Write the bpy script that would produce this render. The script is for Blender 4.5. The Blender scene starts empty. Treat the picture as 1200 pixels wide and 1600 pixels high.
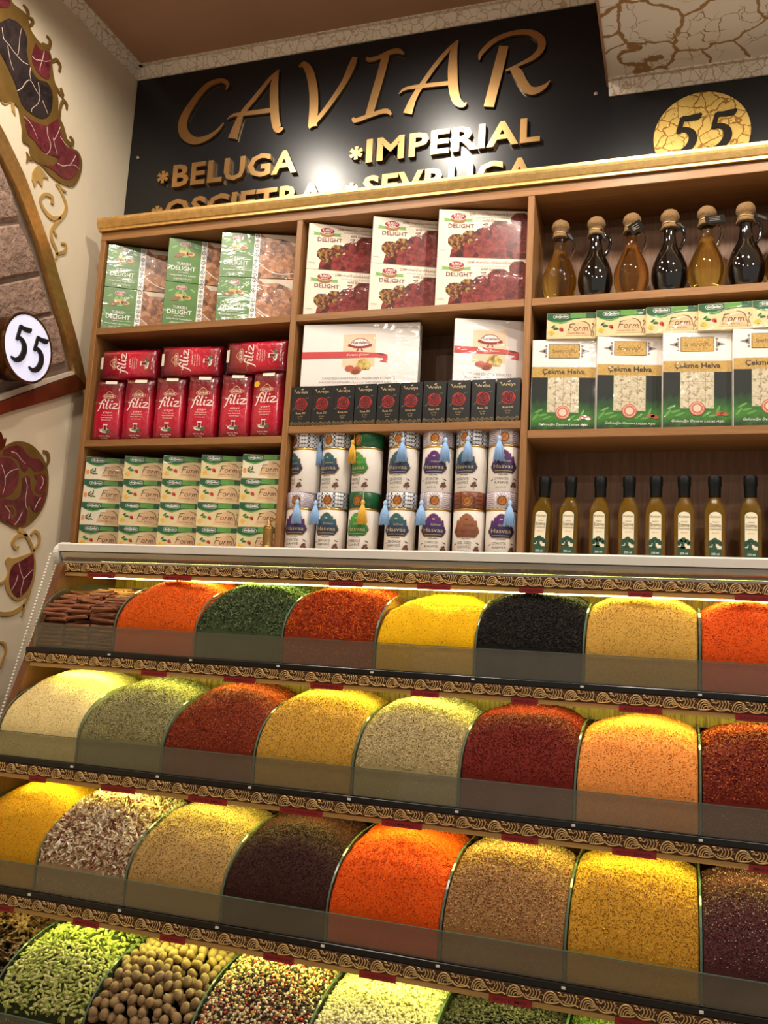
import bpy, math, random
import numpy as np
from mathutils import Vector, Matrix, noise as mnoise
from mathutils.geometry import tessellate_polygon

# ------------------------------------------------------------------ camera
ZO = 1.5                      # eye height; coordinates below are relative to the eye, ZO is added on linking
FPX = 1386.7; YAW, PIT, ROL = math.radians(18.675), math.radians(8.23), math.radians(3.195)
def cam_axes():
    cy, sy, cp, sp = math.cos(YAW), math.sin(YAW), math.cos(PIT), math.sin(PIT)
    r = Vector((cy, sy, 0)); f = Vector((-sy*cp, cy*cp, sp)); u = r.cross(f)
    c, s = math.cos(ROL), math.sin(ROL)
    return c*r + s*u, -s*r + c*u, f
CR, CU, CF = cam_axes()
def on(ax, c, px, py):
    """photo pixel -> point on the plane axis=c (x, y or z), eye-relative"""
    d = CR*((px-600)/FPX) - CU*((py-800)/FPX) + CF
    return d * (c / d['xyz'.index(ax)])
sc = bpy.context.scene
col = bpy.data.collections.new('spice_shop'); sc.collection.children.link(col)
cam_data = bpy.data.cameras.new('camera'); cam = bpy.data.objects.new('camera', cam_data); col.objects.link(cam)
cam_data.sensor_fit = 'AUTO'; cam_data.sensor_width = 36; cam_data.lens = FPX/1600*36; cam_data.clip_start = .01
m = Matrix((CR, CU, -CF)).transposed().to_4x4(); m.translation = (0, 0, ZO); cam.matrix_world = m
sc.camera = cam

# ------------------------------------------------------------------ light
world = bpy.data.worlds.new('shop_ambient'); sc.world = world; world.use_nodes = True
bg = world.node_tree.nodes['Background']; bg.inputs[0].default_value = (1, .90, .78, 1); bg.inputs[1].default_value = .33
sc.view_settings.view_transform = 'Standard'; sc.view_settings.look = 'None'
sc.view_settings.gamma = 1; sc.view_settings.use_curve_mapping = False; sc.view_settings.exposure = 0.0
sc.cycles.use_denoising = True
sc.cycles.max_bounces = 10; sc.cycles.transparent_max_bounces = 16; sc.cycles.caustics_reflective = False; sc.cycles.caustics_refractive = False
SPOT_W = 22
def spot(x, y, z, tx, ty, tz, w, size=75, blend=.6, rad=.03, c=(1, .91, .78)):
    d = bpy.data.lights.new('ceiling_or_fill_spot', 'SPOT'); d.energy = w; d.spot_size = math.radians(size); d.spot_blend = blend
    d.shadow_soft_size = rad; d.color = c
    o = bpy.data.objects.new('ceiling_or_fill_spot', d); col.objects.link(o); o.location = (x, y, z+ZO)
    o.rotation_euler = (Vector((tx, ty, tz)) - Vector((x, y, z))).to_track_quat('-Z', 'Y').to_euler()
# downlights in the ceiling in front of the shelves (their mirror images glow in the black sign)
for x, y, z in ((-1.35, 1.55, 1.80), (-.79, 1.66, 1.80), (-.12, 1.60, 1.50), (.30, 1.50, 1.50)):
    spot(x, y, z, x+.05, y+.42, .2, SPOT_W, 150, .5)
# added fill: unseen spots further into the shop, for glass fronts and general ambient
for x in (-1.2, 0, 1.2):
    spot(x, .85, 1.50 if x > 0 else 1.80, x*.8, 1.8, 0, SPOT_W*1.9, 120)

for x in (-.9, .5):  # unseen fill spots added behind the eye to brighten the vertical fronts
    spot(x, -.7, 1.5 if x > 0 else 1.8, x*.6, 1.7, -.2, SPOT_W*1.1, 110)

# ------------------------------------------------------------------ material helpers
def lin(r, g, b):
    f = lambda v: (v/255)/12.92 if v/255 <= .04045 else ((v/255+.055)/1.055)**2.4
    return (f(r), f(g), f(b), 1)
def new_mat(name):
    mt = bpy.data.materials.new(name); mt.use_nodes = True
    nt = mt.node_tree; return mt, nt, nt.nodes['Principled BSDF']
def N(nt, t, **k):
    n = nt.nodes.new(t)
    for a, b in k.items(): setattr(n, a, b)
    return n
def coords(nt, scale=(1, 1, 1), rot=(0, 0, 0)):
    tc = N(nt, 'ShaderNodeTexCoord'); mp = N(nt, 'ShaderNodeMapping'); mp.inputs['Scale'].default_value = scale; mp.inputs['Rotation'].default_value = rot
    nt.links.new(tc.outputs['Object'], mp.inputs[0]); return mp.outputs[0]
def ramp(nt, fac, stops, interp='LINEAR'):
    r = N(nt, 'ShaderNodeValToRGB'); r.color_ramp.interpolation = interp
    e = r.color_ramp.elements
    while len(e) < len(stops): e.new(.5)
    for k, (p, c) in enumerate(stops): e[k].position = p; e[k].color = c if len(c) == 4 else lin(*c)
    nt.links.new(fac, r.inputs[0]); return r.outputs[0]
def bump(nt, b, h, strength=.3, dist=.002):
    n = N(nt, 'ShaderNodeBump'); n.inputs['Strength'].default_value = strength; n.inputs['Distance'].default_value = dist
    nt.links.new(h, n.inputs['Height']); nt.links.new(n.outputs[0], b.inputs['Normal'])
def noise_tex(nt, vec, scale, detail=4, rough=.55, dist=0):
    n = N(nt, 'ShaderNodeTexNoise'); n.inputs['Scale'].default_value = scale; n.inputs['Detail'].default_value = detail
    n.inputs['Roughness'].default_value = rough; n.inputs['Distortion'].default_value = dist
    nt.links.new(vec, n.inputs['Vector']); return n.outputs[0]
MATS = {}
def plain(name, rgb, rough=.5, metal=0, coat=0, vary=.08, vscale=30, bmp=0, bscale=200, bdist=.001, trans=0, emit=None, es=0, spec=.5):
    if name in MATS: return MATS[name]
    mt, nt, b = new_mat(name); v = coords(nt)
    c = lin(*rgb); k = [max(0, q*(1-vary)) for q in c[:3]]+[1]; k2 = [min(1, q*(1+vary)) for q in c[:3]]+[1]
    nt.links.new(ramp(nt, noise_tex(nt, v, vscale), [(.3, tuple(k)), (.7, tuple(k2))]), b.inputs['Base Color'])
    b.inputs['Roughness'].default_value = rough; b.inputs['Metallic'].default_value = metal; b.inputs['Coat Weight'].default_value = coat
    b.inputs['Coat Roughness'].default_value = .06; b.inputs['Transmission Weight'].default_value = trans; b.inputs['Specular IOR Level'].default_value = spec
    if bmp: bump(nt, b, noise_tex(nt, v, bscale, 3), bmp, bdist)
    if emit: b.inputs['Emission Color'].default_value = lin(*emit); b.inputs['Emission Strength'].default_value = es
    MATS[name] = mt; return mt
def wood(name, a, bcol, axis='x', rough=.45, gs=9, stripe=None):
    mt, nt, b = new_mat(name)
    s = {'x': (1.2, 30, 30), 'z': (30, 30, 1.2), 'y': (30, 1.2, 30)}[axis]
    v = coords(nt, s); n1 = noise_tex(nt, v, gs*.35, 6, .65, .6); n2 = noise_tex(nt, v, gs*2.5, 4, .6)
    mx = N(nt, 'ShaderNodeMix'); mx.data_type = 'FLOAT'; mx.inputs[0].default_value = .45
    nt.links.new(n1, mx.inputs[2]); nt.links.new(n2, mx.inputs[3])
    st = [(.28, a), (.5, tuple((p+q)/2 for p, q in zip(a, bcol))), (.72, bcol)] if not stripe else [(.34, a), (.46, bcol), (.58, stripe), (.72, bcol)]
    nt.links.new(ramp(nt, mx.outputs[0], st), b.inputs['Base Color'])
    b.inputs['Roughness'].default_value = rough; bump(nt, b, mx.outputs[0], .25, .0008); MATS[name] = mt; return mt
def glass_thin(name, tint, dust=0., dustcol=(190, 185, 175), rough=.02, refl=1.0):
    """thin pane: clear by transmission, mirror by Fresnel, with a little dust on it"""
    mt, nt, b = new_mat(name); nt.nodes.remove(b); out = nt.nodes['Material Output']
    tr = N(nt, 'ShaderNodeBsdfTransparent'); tr.inputs[0].default_value = lin(*tint)
    gl = N(nt, 'ShaderNodeBsdfGlossy'); gl.inputs['Roughness'].default_value = rough; gl.inputs[0].default_value = (refl, refl, refl, 1)
    lw = N(nt, 'ShaderNodeLayerWeight'); lw.inputs[0].default_value = .5          # Schlick reflectance of a thin sheet
    pw = N(nt, 'ShaderNodeMath', operation='POWER'); pw.inputs[1].default_value = 5; nt.links.new(lw.outputs['Facing'], pw.inputs[0])
    fr = N(nt, 'ShaderNodeMath', operation='MULTIPLY_ADD'); fr.inputs[1].default_value = .9; fr.inputs[2].default_value = .035; nt.links.new(pw.outputs[0], fr.inputs[0])
    m1 = N(nt, 'ShaderNodeMixShader'); nt.links.new(fr.outputs[0], m1.inputs[0]); nt.links.new(tr.outputs[0], m1.inputs[1]); nt.links.new(gl.outputs[0], m1.inputs[2])
    last = m1.outputs[0]
    if dust:
        df = N(nt, 'ShaderNodeBsdfDiffuse'); df.inputs[0].default_value = lin(*dustcol)
        v = coords(nt, (1, 1, 1)); r = ramp(nt, noise_tex(nt, v, 14, 6, .7), [(.3, (dust*.8,)*3+(1,)), (.75, (dust*1.3,)*3+(1,))])
        m2 = N(nt, 'ShaderNodeMixShader'); nt.links.new(r, m2.inputs[0]); nt.links.new(last, m2.inputs[1]); nt.links.new(df.outputs[0], m2.inputs[2]); last = m2.outputs[0]
    nt.links.new(last, out.inputs[0]); MATS[name] = mt; return mt
def crackle(name, base, crack, scale, width=.03, rough=.5, metal=0):
    mt, nt, b = new_mat(name); v = coords(nt)
    w = N(nt, 'ShaderNodeTexNoise'); w.inputs['Scale'].default_value = scale*1.6; w.inputs['Detail'].default_value = 5
    nt.links.new(v, w.inputs['Vector'])
    vm = N(nt, 'ShaderNodeVectorMath', operation='MULTIPLY_ADD'); vm.inputs[1].default_value = (.35/scale*1.6,)*3
    nt.links.new(w.outputs[1], vm.inputs[0]); nt.links.new(v, vm.inputs[2])
    d = None
    for s, wd in ((scale, width), (scale*2.3, width*.45)):
        vo = N(nt, 'ShaderNodeTexVoronoi', feature='DISTANCE_TO_EDGE'); vo.inputs['Scale'].default_value = s
        nt.links.new(vm.outputs[0], vo.inputs['Vector'])
        r = ramp(nt, vo.outputs['Distance'], [(0, (0, 0, 0, 1)), (wd, (0, 0, 0, 1)), (wd*1.6, (1, 1, 1, 1))])
        if d is None: d = r
        else:
            mm = N(nt, 'ShaderNodeMath', operation='MINIMUM'); nt.links.new(d, mm.inputs[0])
            gate = N(nt, 'ShaderNodeMath', operation='MAXIMUM'); nt.links.new(r, gate.inputs[0])
            g2 = ramp(nt, noise_tex(nt, v, scale*.9, 2), [(.45, (0, 0, 0, 1)), (.5, (1, 1, 1, 1))]); nt.links.new(g2, gate.inputs[1])
            nt.links.new(gate.outputs[0], mm.inputs[1]); d = mm.outputs[0]
    nt.links.new(ramp(nt, d, [(0, crack), (1, base)]), b.inputs['Base Color'])
    b.inputs['Roughness'].default_value = rough; b.inputs['Metallic'].default_value = metal; bump(nt, b, d, .4, .001); MATS[name] = mt; return mt
def marble(name, base, dark, vein, scale):
    mt, nt, b = new_mat(name); v = coords(nt)
    n1 = noise_tex(nt, v, scale, 5, .6, 1.2); c1 = ramp(nt, n1, [(.3, dark), (.6, base)])
    n2 = noise_tex(nt, v, scale*.55, 3, .5, 2.5); f = ramp(nt, n2, [(.485, (0, 0, 0, 1)), (.5, (.8, .8, .8, 1)), (.515, (0, 0, 0, 1))])
    mx = N(nt, 'ShaderNodeMixRGB'); mx.inputs[2].default_value = lin(*vein); nt.links.new(f, mx.inputs[0]); nt.links.new(c1, mx.inputs[1])
    nt.links.new(mx.outputs[0], b.inputs['Base Color']); b.inputs['Roughness'].default_value = .35; MATS[name] = mt; return mt
def blobs(name, stops, scale, coat=1, rough=.3, jitter=.5):
    """printed food photograph: voronoi chunks in the colours of the print"""
    mt, nt, b = new_mat(name); v = coords(nt)
    vo = N(nt, 'ShaderNodeTexVoronoi'); vo.inputs['Scale'].default_value = scale; vo.inputs['Randomness'].default_value = 1
    nt.links.new(v, vo.inputs['Vector'])
    sp = N(nt, 'ShaderNodeSeparateColor'); nt.links.new(vo.outputs['Color'], sp.inputs[0])
    mx = N(nt, 'ShaderNodeMath', operation='MULTIPLY_ADD'); mx.inputs[1].default_value = jitter
    nt.links.new(sp.outputs[0], mx.inputs[0]); n = noise_tex(nt, v, scale*1.3, 5, .6)
    m2 = N(nt, 'ShaderNodeMath', operation='MULTIPLY'); m2.inputs[1].default_value = 1-jitter; nt.links.new(n, m2.inputs[0]); nt.links.new(m2.outputs[0], mx.inputs[2])
    nt.links.new(ramp(nt, mx.outputs[0], stops), b.inputs['Base Color'])
    b.inputs['Roughness'].default_value = rough; b.inputs['Coat Weight'].default_value = coat
    wrap_coat(mt); MATS[name] = mt; return mt
def pattern(name, base, ink, scale, kind='MANHATTAN', thr=.35, rough=.35):
    mt, nt, b = new_mat(name); v = coords(nt)
    vo = N(nt, 'ShaderNodeTexVoronoi', distance=kind); vo.inputs['Scale'].default_value = scale; vo.inputs['Randomness'].default_value = 0
    nt.links.new(v, vo.inputs['Vector'])
    nt.links.new(ramp(nt, vo.outputs['Distance'], [(0, ink), (thr*.4, ink), (thr*.5, base), (thr, base), (thr*1.1, ink), (thr*1.3, ink), (thr*1.4, base)]), b.inputs['Base Color'])
    b.inputs['Roughness'].default_value = rough; MATS[name] = mt; return mt

# ------------------------------------------------------------------ mesh helpers
TEXT = {}
def text_geo(s, bold=0, shear=0):
    key = (s, bold, shear)
    if key not in TEXT:
        c = bpy.data.curves.new('t', 'FONT'); c.body = s; c.size = 1; c.offset = bold; c.shear = shear; c.resolution_u = 2; c.fill_mode = 'FRONT'
        o = bpy.data.objects.new('t', c); me = o.to_mesh()
        vs = [(v.co.x, v.co.y) for v in me.vertices]; fs = [tuple(p.vertices) for p in me.polygons]
        o.to_mesh_clear(); bpy.data.objects.remove(o); bpy.data.curves.remove(c)
        xs = [v[0] for v in vs]; x0 = min(xs); wd = max(xs)-x0
        TEXT[key] = ([(x-x0, y) for x, y in vs], fs, wd)
    return TEXT[key]
def smooth_path(pts, n=5):
    """Catmull-Rom through points of any dimension"""
    P = [np.array(p, float) for p in pts]
    if len(P) < 3: return [tuple(p) for p in P]
    Q = [2*P[0]-P[1]]+P+[2*P[-1]-P[-2]]; out = []
    for i in range(1, len(Q)-2):
        a, b, c, d = Q[i-1:i+3]
        for k in range(n):
            t = k/n; out.append(tuple(.5*((2*b)+(c-a)*t+(2*a-5*b+4*c-d)*t*t+(3*b-3*c+d-a)*t**3)))
    out.append(tuple(P[-1])); return out
def ribbon_sides(pts):
    """pts (x, y, width) -> left and right side lists"""
    L, R = [], []
    for i, p in enumerate(pts):
        a = pts[max(0, i-1)]; b = pts[min(len(pts)-1, i+1)]
        dx, dy = b[0]-a[0], b[1]-a[1]; l = math.hypot(dx, dy) or 1
        nx, ny = -dy/l*p[2]/2, dx/l*p[2]/2
        L.append((p[0]+nx, p[1]+ny)); R.append((p[0]-nx, p[1]-ny))
    return L, R
class MB:
    def __init__(self): self.v = []; self.f = []; self.m = []; self.mats = []
    def mi(self, mat):
        if mat not in self.mats: self.mats.append(mat)
        return self.mats.index(mat)
    def add(self, vs, fs, mat):
        o = len(self.v); k = self.mi(mat); self.v += [tuple(v) for v in vs]
        self.f += [tuple(i+o for i in f) for f in fs]; self.m += [k]*len(fs); return self
    def box(self, a, b, mat, bev=0):
        (x0, y0, z0), (x1, y1, z1) = a, b
        if not bev:
            vs = [(x0, y0, z0), (x1, y0, z0), (x1, y1, z0), (x0, y1, z0), (x0, y0, z1), (x1, y0, z1), (x1, y1, z1), (x0, y1, z1)]
            return self.add(vs, [(0, 3, 2, 1), (4, 5, 6, 7), (0, 1, 5, 4), (1, 2, 6, 5), (2, 3, 7, 6), (3, 0, 4, 7)], mat)
        e = bev; vs = []; fs = []
        for (X0, X1, Y0, Y1, Z) in ((x0+e, x1-e, y0+e, y1-e, z0), (x0, x1, y0, y1, z0+e), (x0, x1, y0, y1, z1-e), (x0+e, x1-e, y0+e, y1-e, z1)):
            q = e if Z in (z0+e, z1-e) else 0.0
            vs += [(X0+q, Y0, Z), (X1-q, Y0, Z), (X1, Y0+q, Z), (X1, Y1-q, Z), (X1-q, Y1, Z), (X0+q, Y1, Z), (X0, Y1-q, Z), (X0, Y0+q, Z)]
        for r in range(3):
            for i in range(8): fs.append((r*8+i, r*8+(i+1) % 8, r*8+8+(i+1) % 8, r*8+8+i))
        fs += [tuple(range(7, -1, -1)), tuple(range(24, 32))]
        return self.add(vs, fs, mat)
    def prism(self, poly, fn, d0, d1, mat, side=None):
        """outline poly (2-D) mapped by fn(a, b, depth) and extruded from depth d0 (front) to d1"""
        n = len(poly); tr = tessellate_polygon([[Vector((p[0], p[1], 0)) for p in poly]])
        vs = [fn(p[0], p[1], d0) for p in poly]+[fn(p[0], p[1], d1) for p in poly]
        self.add(vs, [tuple(t) for t in tr]+[tuple(n+i for i in reversed(t)) for t in tr], mat)
        o = len(self.v)-2*n; k = self.mi(side or mat)
        for i in range(n): j = (i+1) % n; self.f.append((o+i, o+n+i, o+n+j, o+j)); self.m.append(k)
        return self
    def stroke(self, pts, fn, d0, d1, mat, n=5):
        pts = smooth_path(pts, n); L, R = ribbon_sides(pts); q = len(pts)
        vs = []
        for d in (d0, d1): vs += [fn(a, b, d) for a, b in L]+[fn(a, b, d) for a, b in R]
        fs = []
        for i in range(q-1):
            fs += [(i, i+1, q+i+1, q+i), (2*q+i, 3*q+i, 3*q+i+1, 2*q+i+1), (i, 2*q+i, 2*q+i+1, i+1), (q+i, q+i+1, 3*q+i+1, 3*q+i)]
        fs += [(0, q, 3*q, 2*q), (q-1, 3*q-1, 4*q-1, 2*q-1)]
        return self.add(vs, fs, mat)
    def tube(self, pts, r, mat, seg=6, cap=True):
        """pts list of 3-D points; r radius or list"""
        P = [Vector(p) for p in pts]; n = len(P); vs = []; fs = []
        rs = r if isinstance(r, (list, tuple)) else [r]*n
        up = None
        for i, p in enumerate(P):
            t = (P[min(n-1, i+1)]-P[max(0, i-1)]).normalized()
            if up is None: up = Vector((0, 0, 1)) if abs(t.z) < .9 else Vector((1, 0, 0))
            s = t.cross(up).normalized(); up = s.cross(t).normalized()
            for k in range(seg):
                a = 2*math.pi*k/seg; vs.append(p+(s*math.cos(a)+up*math.sin(a))*rs[i])
        for i in range(n-1):
            for k in range(seg): fs.append((i*seg+k, i*seg+(k+1) % seg, (i+1)*seg+(k+1) % seg, (i+1)*seg+k))
        if cap: fs += [tuple(range(seg-1, -1, -1)), tuple(range((n-1)*seg, n*seg))]
        return self.add(vs, fs, mat)
    def lathe(self, prof, mat, seg=24, c=(0, 0, 0), sx=1, sy=1, cap=True):
        vs = []; fs = []; n = len(prof)
        for r, z in prof:
            for k in range(seg): a = 2*math.pi*k/seg; vs.append((c[0]+r*sx*math.cos(a), c[1]+r*sy*math.sin(a), c[2]+z))
        for i in range(n-1):
            for k in range(seg): fs.append((i*seg+k, i*seg+(k+1) % seg, (i+1)*seg+(k+1) % seg, (i+1)*seg+k))
        if cap: fs += [tuple(range(seg-1, -1, -1)), tuple(range((n-1)*seg, n*seg))]
        return self.add(vs, fs, mat)
    # flat print: fn(x, z, layer) places a 2-D print coordinate on the package
    def prect(self, fn, x0, z0, x1, z1, mat, ly=1, nx=1):
        vs = []; fs = []
        for i in range(nx+1):
            x = x0+(x1-x0)*i/nx; vs += [fn(x, z0, ly), fn(x, z1, ly)]
            if i: fs.append((2*i-2, 2*i, 2*i+1, 2*i-1))
        return self.add(vs, fs, mat)
    def ppoly(self, fn, pts, mat, ly=1):
        tr = tessellate_polygon([[Vector((p[0], p[1], 0)) for p in pts]]); out = []
        for t in tr:
            a, b, c = [pts[i] for i in t]
            out.append(t if (b[0]-a[0])*(c[1]-a[1])-(b[1]-a[1])*(c[0]-a[0]) > 0 else (t[2], t[1], t[0]))
        return self.add([fn(p[0], p[1], ly) for p in pts], out, mat)
    def pell(self, fn, cx, cz, rx, rz, mat, ly=1, n=16, rot=0):
        c, s = math.cos(rot), math.sin(rot); pts = []
        for k in range(n):
            a = 2*math.pi*k/n; u, w = rx*math.cos(a), rz*math.sin(a); pts.append((cx+u*c-w*s, cz+u*s+w*c))
        return self.add([fn(p[0], p[1], ly) for p in pts], [tuple(range(n))], mat)
    def pstroke(self, fn, pts, mat, ly=1, n=4):
        pts = smooth_path(pts, n); L, R = ribbon_sides(pts); q = len(pts)
        return self.add([fn(a, b, ly) for a, b in L]+[fn(a, b, ly) for a, b in R], [(q+i, q+i+1, i+1, i) for i in range(q-1)], mat)
    def ptext(self, fn, s, cx, z, h, mat, ly=2, bold=0, shear=0, width=None, align='C', rot=0):
        """h: cap height (about .7 of the font size); width squeezes to fit"""
        vs, fs, wd = text_geo(s, bold, shear); k = h/.7; kx = width/wd if width else k
        x0 = cx-wd*kx/2 if align == 'C' else cx
        out = []
        for x, y in vs:
            X, Z = x0+x*kx, z+y*k
            if rot: c, sn = math.cos(rot), math.sin(rot); dx, dz = X-cx, Z-z; X, Z = cx+dx*c-dz*sn, z+dx*sn+dz*c
            out.append(fn(X, Z, ly))
        return self.add(out, fs, mat)
    def mesh(self, name, smooth=False):
        me = bpy.data.meshes.new(name); me.from_pydata(self.v, [], self.f)
        for mt in self.mats: me.materials.append(mt)
        me.polygons.foreach_set('material_index', self.m)
        if smooth: me.polygons.foreach_set('use_smooth', [True]*len(self.f))
        me.update(); return me
    def build(self, name, parent=None, smooth=False, loc=None, rel=False):
        """rel: geometry is in eye-relative world coordinates; otherwise local to loc / parent"""
        me = self.mesh(name, smooth); o = bpy.data.objects.new(name, me); col.objects.link(o)
        if parent is not None:
            o.parent = parent
            if rel: o.location = Vector((0, 0, ZO))-parent.location
            elif loc: o.location = loc
        else: o.location = (loc[0], loc[1], loc[2]+ZO) if loc else (0, 0, ZO)
        return o
def tag(o, label, cat, group=None, kind=None):
    o['label'] = label; o['category'] = cat
    if group: o['group'] = group
    if kind: o['kind'] = kind
    return o
def structure(o): o['kind'] = 'structure'; return o
def empty(name, x, y, z, rz=0):
    o = bpy.data.objects.new(name, None); col.objects.link(o); o.location = (x, y, z+ZO); o.rotation_euler = (0, 0, rz); o.empty_display_size = .05
    return o
def copy_tree(o, parent=None):
    c = o.copy(); col.objects.link(c); c.parent = parent
    for ch in [q for q in o.children]: copy_tree(ch, c)
    return c
ORD = ['first', 'second', 'third', 'fourth', 'fifth', 'sixth', 'seventh', 'eighth', 'ninth', 'tenth']
rng = np.random.default_rng(7); random.seed(7)

# ------------------------------------------------------------------ common materials
M_wood = wood('shelf_oak', (122, 80, 42), (168, 120, 70), 'x')
M_woodz = wood('shelf_oak_upright', (122, 80, 42), (168, 120, 70), 'z')
M_back = wood('shelf_back_veneer', (98, 66, 44), (150, 108, 76), 'z', .5, 12)
M_zebra = wood('case_zebrano', (150, 112, 40), (196, 158, 70), 'z', .5, 14, stripe=(112, 78, 28))
M_zebrax = wood('case_lip_pine', (176, 132, 70), (206, 164, 98), 'x', .45)
M_case = wood('case_side_walnut', (92, 52, 28), (132, 82, 46), 'z', .4)
M_plaster = plain('cream_plaster', (224, 208, 180), .85, vary=.05, vscale=3, bmp=.25, bscale=40, bdist=.003)
M_ceil = plain('brown_ceiling', (172, 132, 104), .7, vary=.06, vscale=4)
M_floor = plain('shop_floor_stone', (206, 198, 184), .35, vary=.12, vscale=6)
M_crack = crackle('crackle_paint', (248, 240, 230), (168, 128, 82), 7.5, .022)
M_crack_small = crackle('crackle_cornice', (232, 220, 204), (192, 166, 136), 38, .03)
M_sign = plain('black_acrylic', (16, 17, 20), .27, vary=.02, spec=.5)
M_gold = plain('brushed_gold', (202, 160, 106), .28, 1, vary=.10, vscale=9, bmp=.05, bscale=300)
M_goldtrim = plain('leaf_gold_trim', (222, 182, 116), .42, 1, vary=.16, vscale=60, bmp=.5, bscale=260, bdist=.0008)
M_goldpaint = plain('ornament_gold_paint', (126, 96, 46), .45, .35, vary=.18, vscale=18)
M_goldlight = plain('ornament_pale_gold', (196, 158, 92), .45, .3, vary=.15, vscale=18)
M_goldcrack = crackle('crackle_gold_disc', (214, 180, 98), (148, 104, 44), 26, .03, .35, .6)
M_redmarble = marble('red_marble', (112, 42, 50), (68, 22, 30), (138, 66, 72), 22)
M_darkmarble = marble('dark_marble', (52, 42, 42), (28, 22, 24), (72, 58, 54), 18)
M_copper = plain('aged_copper', (122, 62, 34), .35, .75, vary=.3, vscale=16, bmp=.2, bscale=60)
M_stone = plain('rough_pink_stone', (150, 122, 106), .95, vary=.32, vscale=26, bmp=1, bscale=60, bdist=.010)
M_mortar = plain('pale_mortar', (196, 180, 160), .95, vary=.1, bmp=.4, bscale=120)
M_white = plain('white_enamel', (236, 232, 224), .25, vary=.02, coat=.3)
M_alu = plain('satin_aluminium', (196, 188, 176), .25, .85, vary=.04)
M_black = plain('black_gloss_edge', (22, 18, 15), .25, vary=.05)
M_ink = plain('black_ink', (20, 18, 18), .45, vary=.02)
M_inkw = plain('white_ink', (240, 236, 226), .45, vary=.02)
M_glass_front = glass_thin('dusty_front_glass', (236, 238, 230), .085, (206, 194, 172), .03)
M_glass_div = glass_thin('clear_divider_glass', (232, 240, 232), .03, (190, 190, 175), .02)
M_glass_edge = plain('green_glass_edge', (104, 126, 108), .12, vary=.1, trans=.35)
M_mirror = plain('case_mirror', (214, 214, 206), .03, 1, vary=.01)
M_led = plain('led_strip', (255, 250, 220), .5, emit=(246, 255, 138), es=25)

# ------------------------------------------------------------------ the room
XW, YB, ZC, ZD, XD = -1.736, 2.32, 1.84, 1.546, -.195
mb = MB(); mb.box((XW-.15, -2.6, -1.5), (XW, YB+.15, ZC+.1), M_plaster); structure(mb.build('wall_left'))
mb = MB(); mb.box((XW, YB, -1.5), (2.4, YB+.15, ZC+.1), M_plaster); structure(mb.build('wall_back'))
mb = MB(); mb.box((XW-.15, -2.6, ZC), (XD, YB+.15, ZC+.1), M_ceil); structure(mb.build('ceiling'))
mb = MB(); mb.box((XD, -2.6, ZD), (2.4, YB+.15, ZC+.1), M_crack); structure(mb.build('ceiling'))       # lowered crackle ceiling
mb = MB(); mb.box((XW-.15, -2.6, -1.6), (2.4, YB+.15, -1.5), M_floor); structure(mb.build('floor'))
def cornice(name, a, b, nx, ny, z, h=.034, e=.03):
    """slanted crackle cornice with a thin fillet, from a to b (x, y), standing off the wall along (nx, ny)"""
    mb = MB(); prof = [(0, -h), (.004, -h), (e-.006, -.008), (e-.006, -.004), (e+.006, -.004), (e+.006, 0), (0, 0)]
    vs = []
    for p in (a, b):
        for d, q in prof: vs.append((p[0]+nx*d, p[1]+ny*d, z+q))
    n = len(prof); fs = [(i, (i+1) % n, n+(i+1) % n, n+i) for i in range(n)]+[tuple(range(n)), tuple(range(2*n-1, n-1, -1))]
    mb.add(vs, fs, M_crack_small); structure(mb.build(name))
cornice('trim_1', (XW, -2.6), (XW, YB), 1, 0, ZC); cornice('trim_2', (XW, YB-.012), (XD, YB-.012), 0, -1, ZC)
cornice('trim_3', (XD, YB-.012), (2.4, YB-.012), 0, -1, ZD)
mb = MB(); mb.box((XD-.006, -2.6, ZD-.004), (XD, YB-.013, ZC), M_ceil); structure(mb.build('trim_4'))

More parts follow.
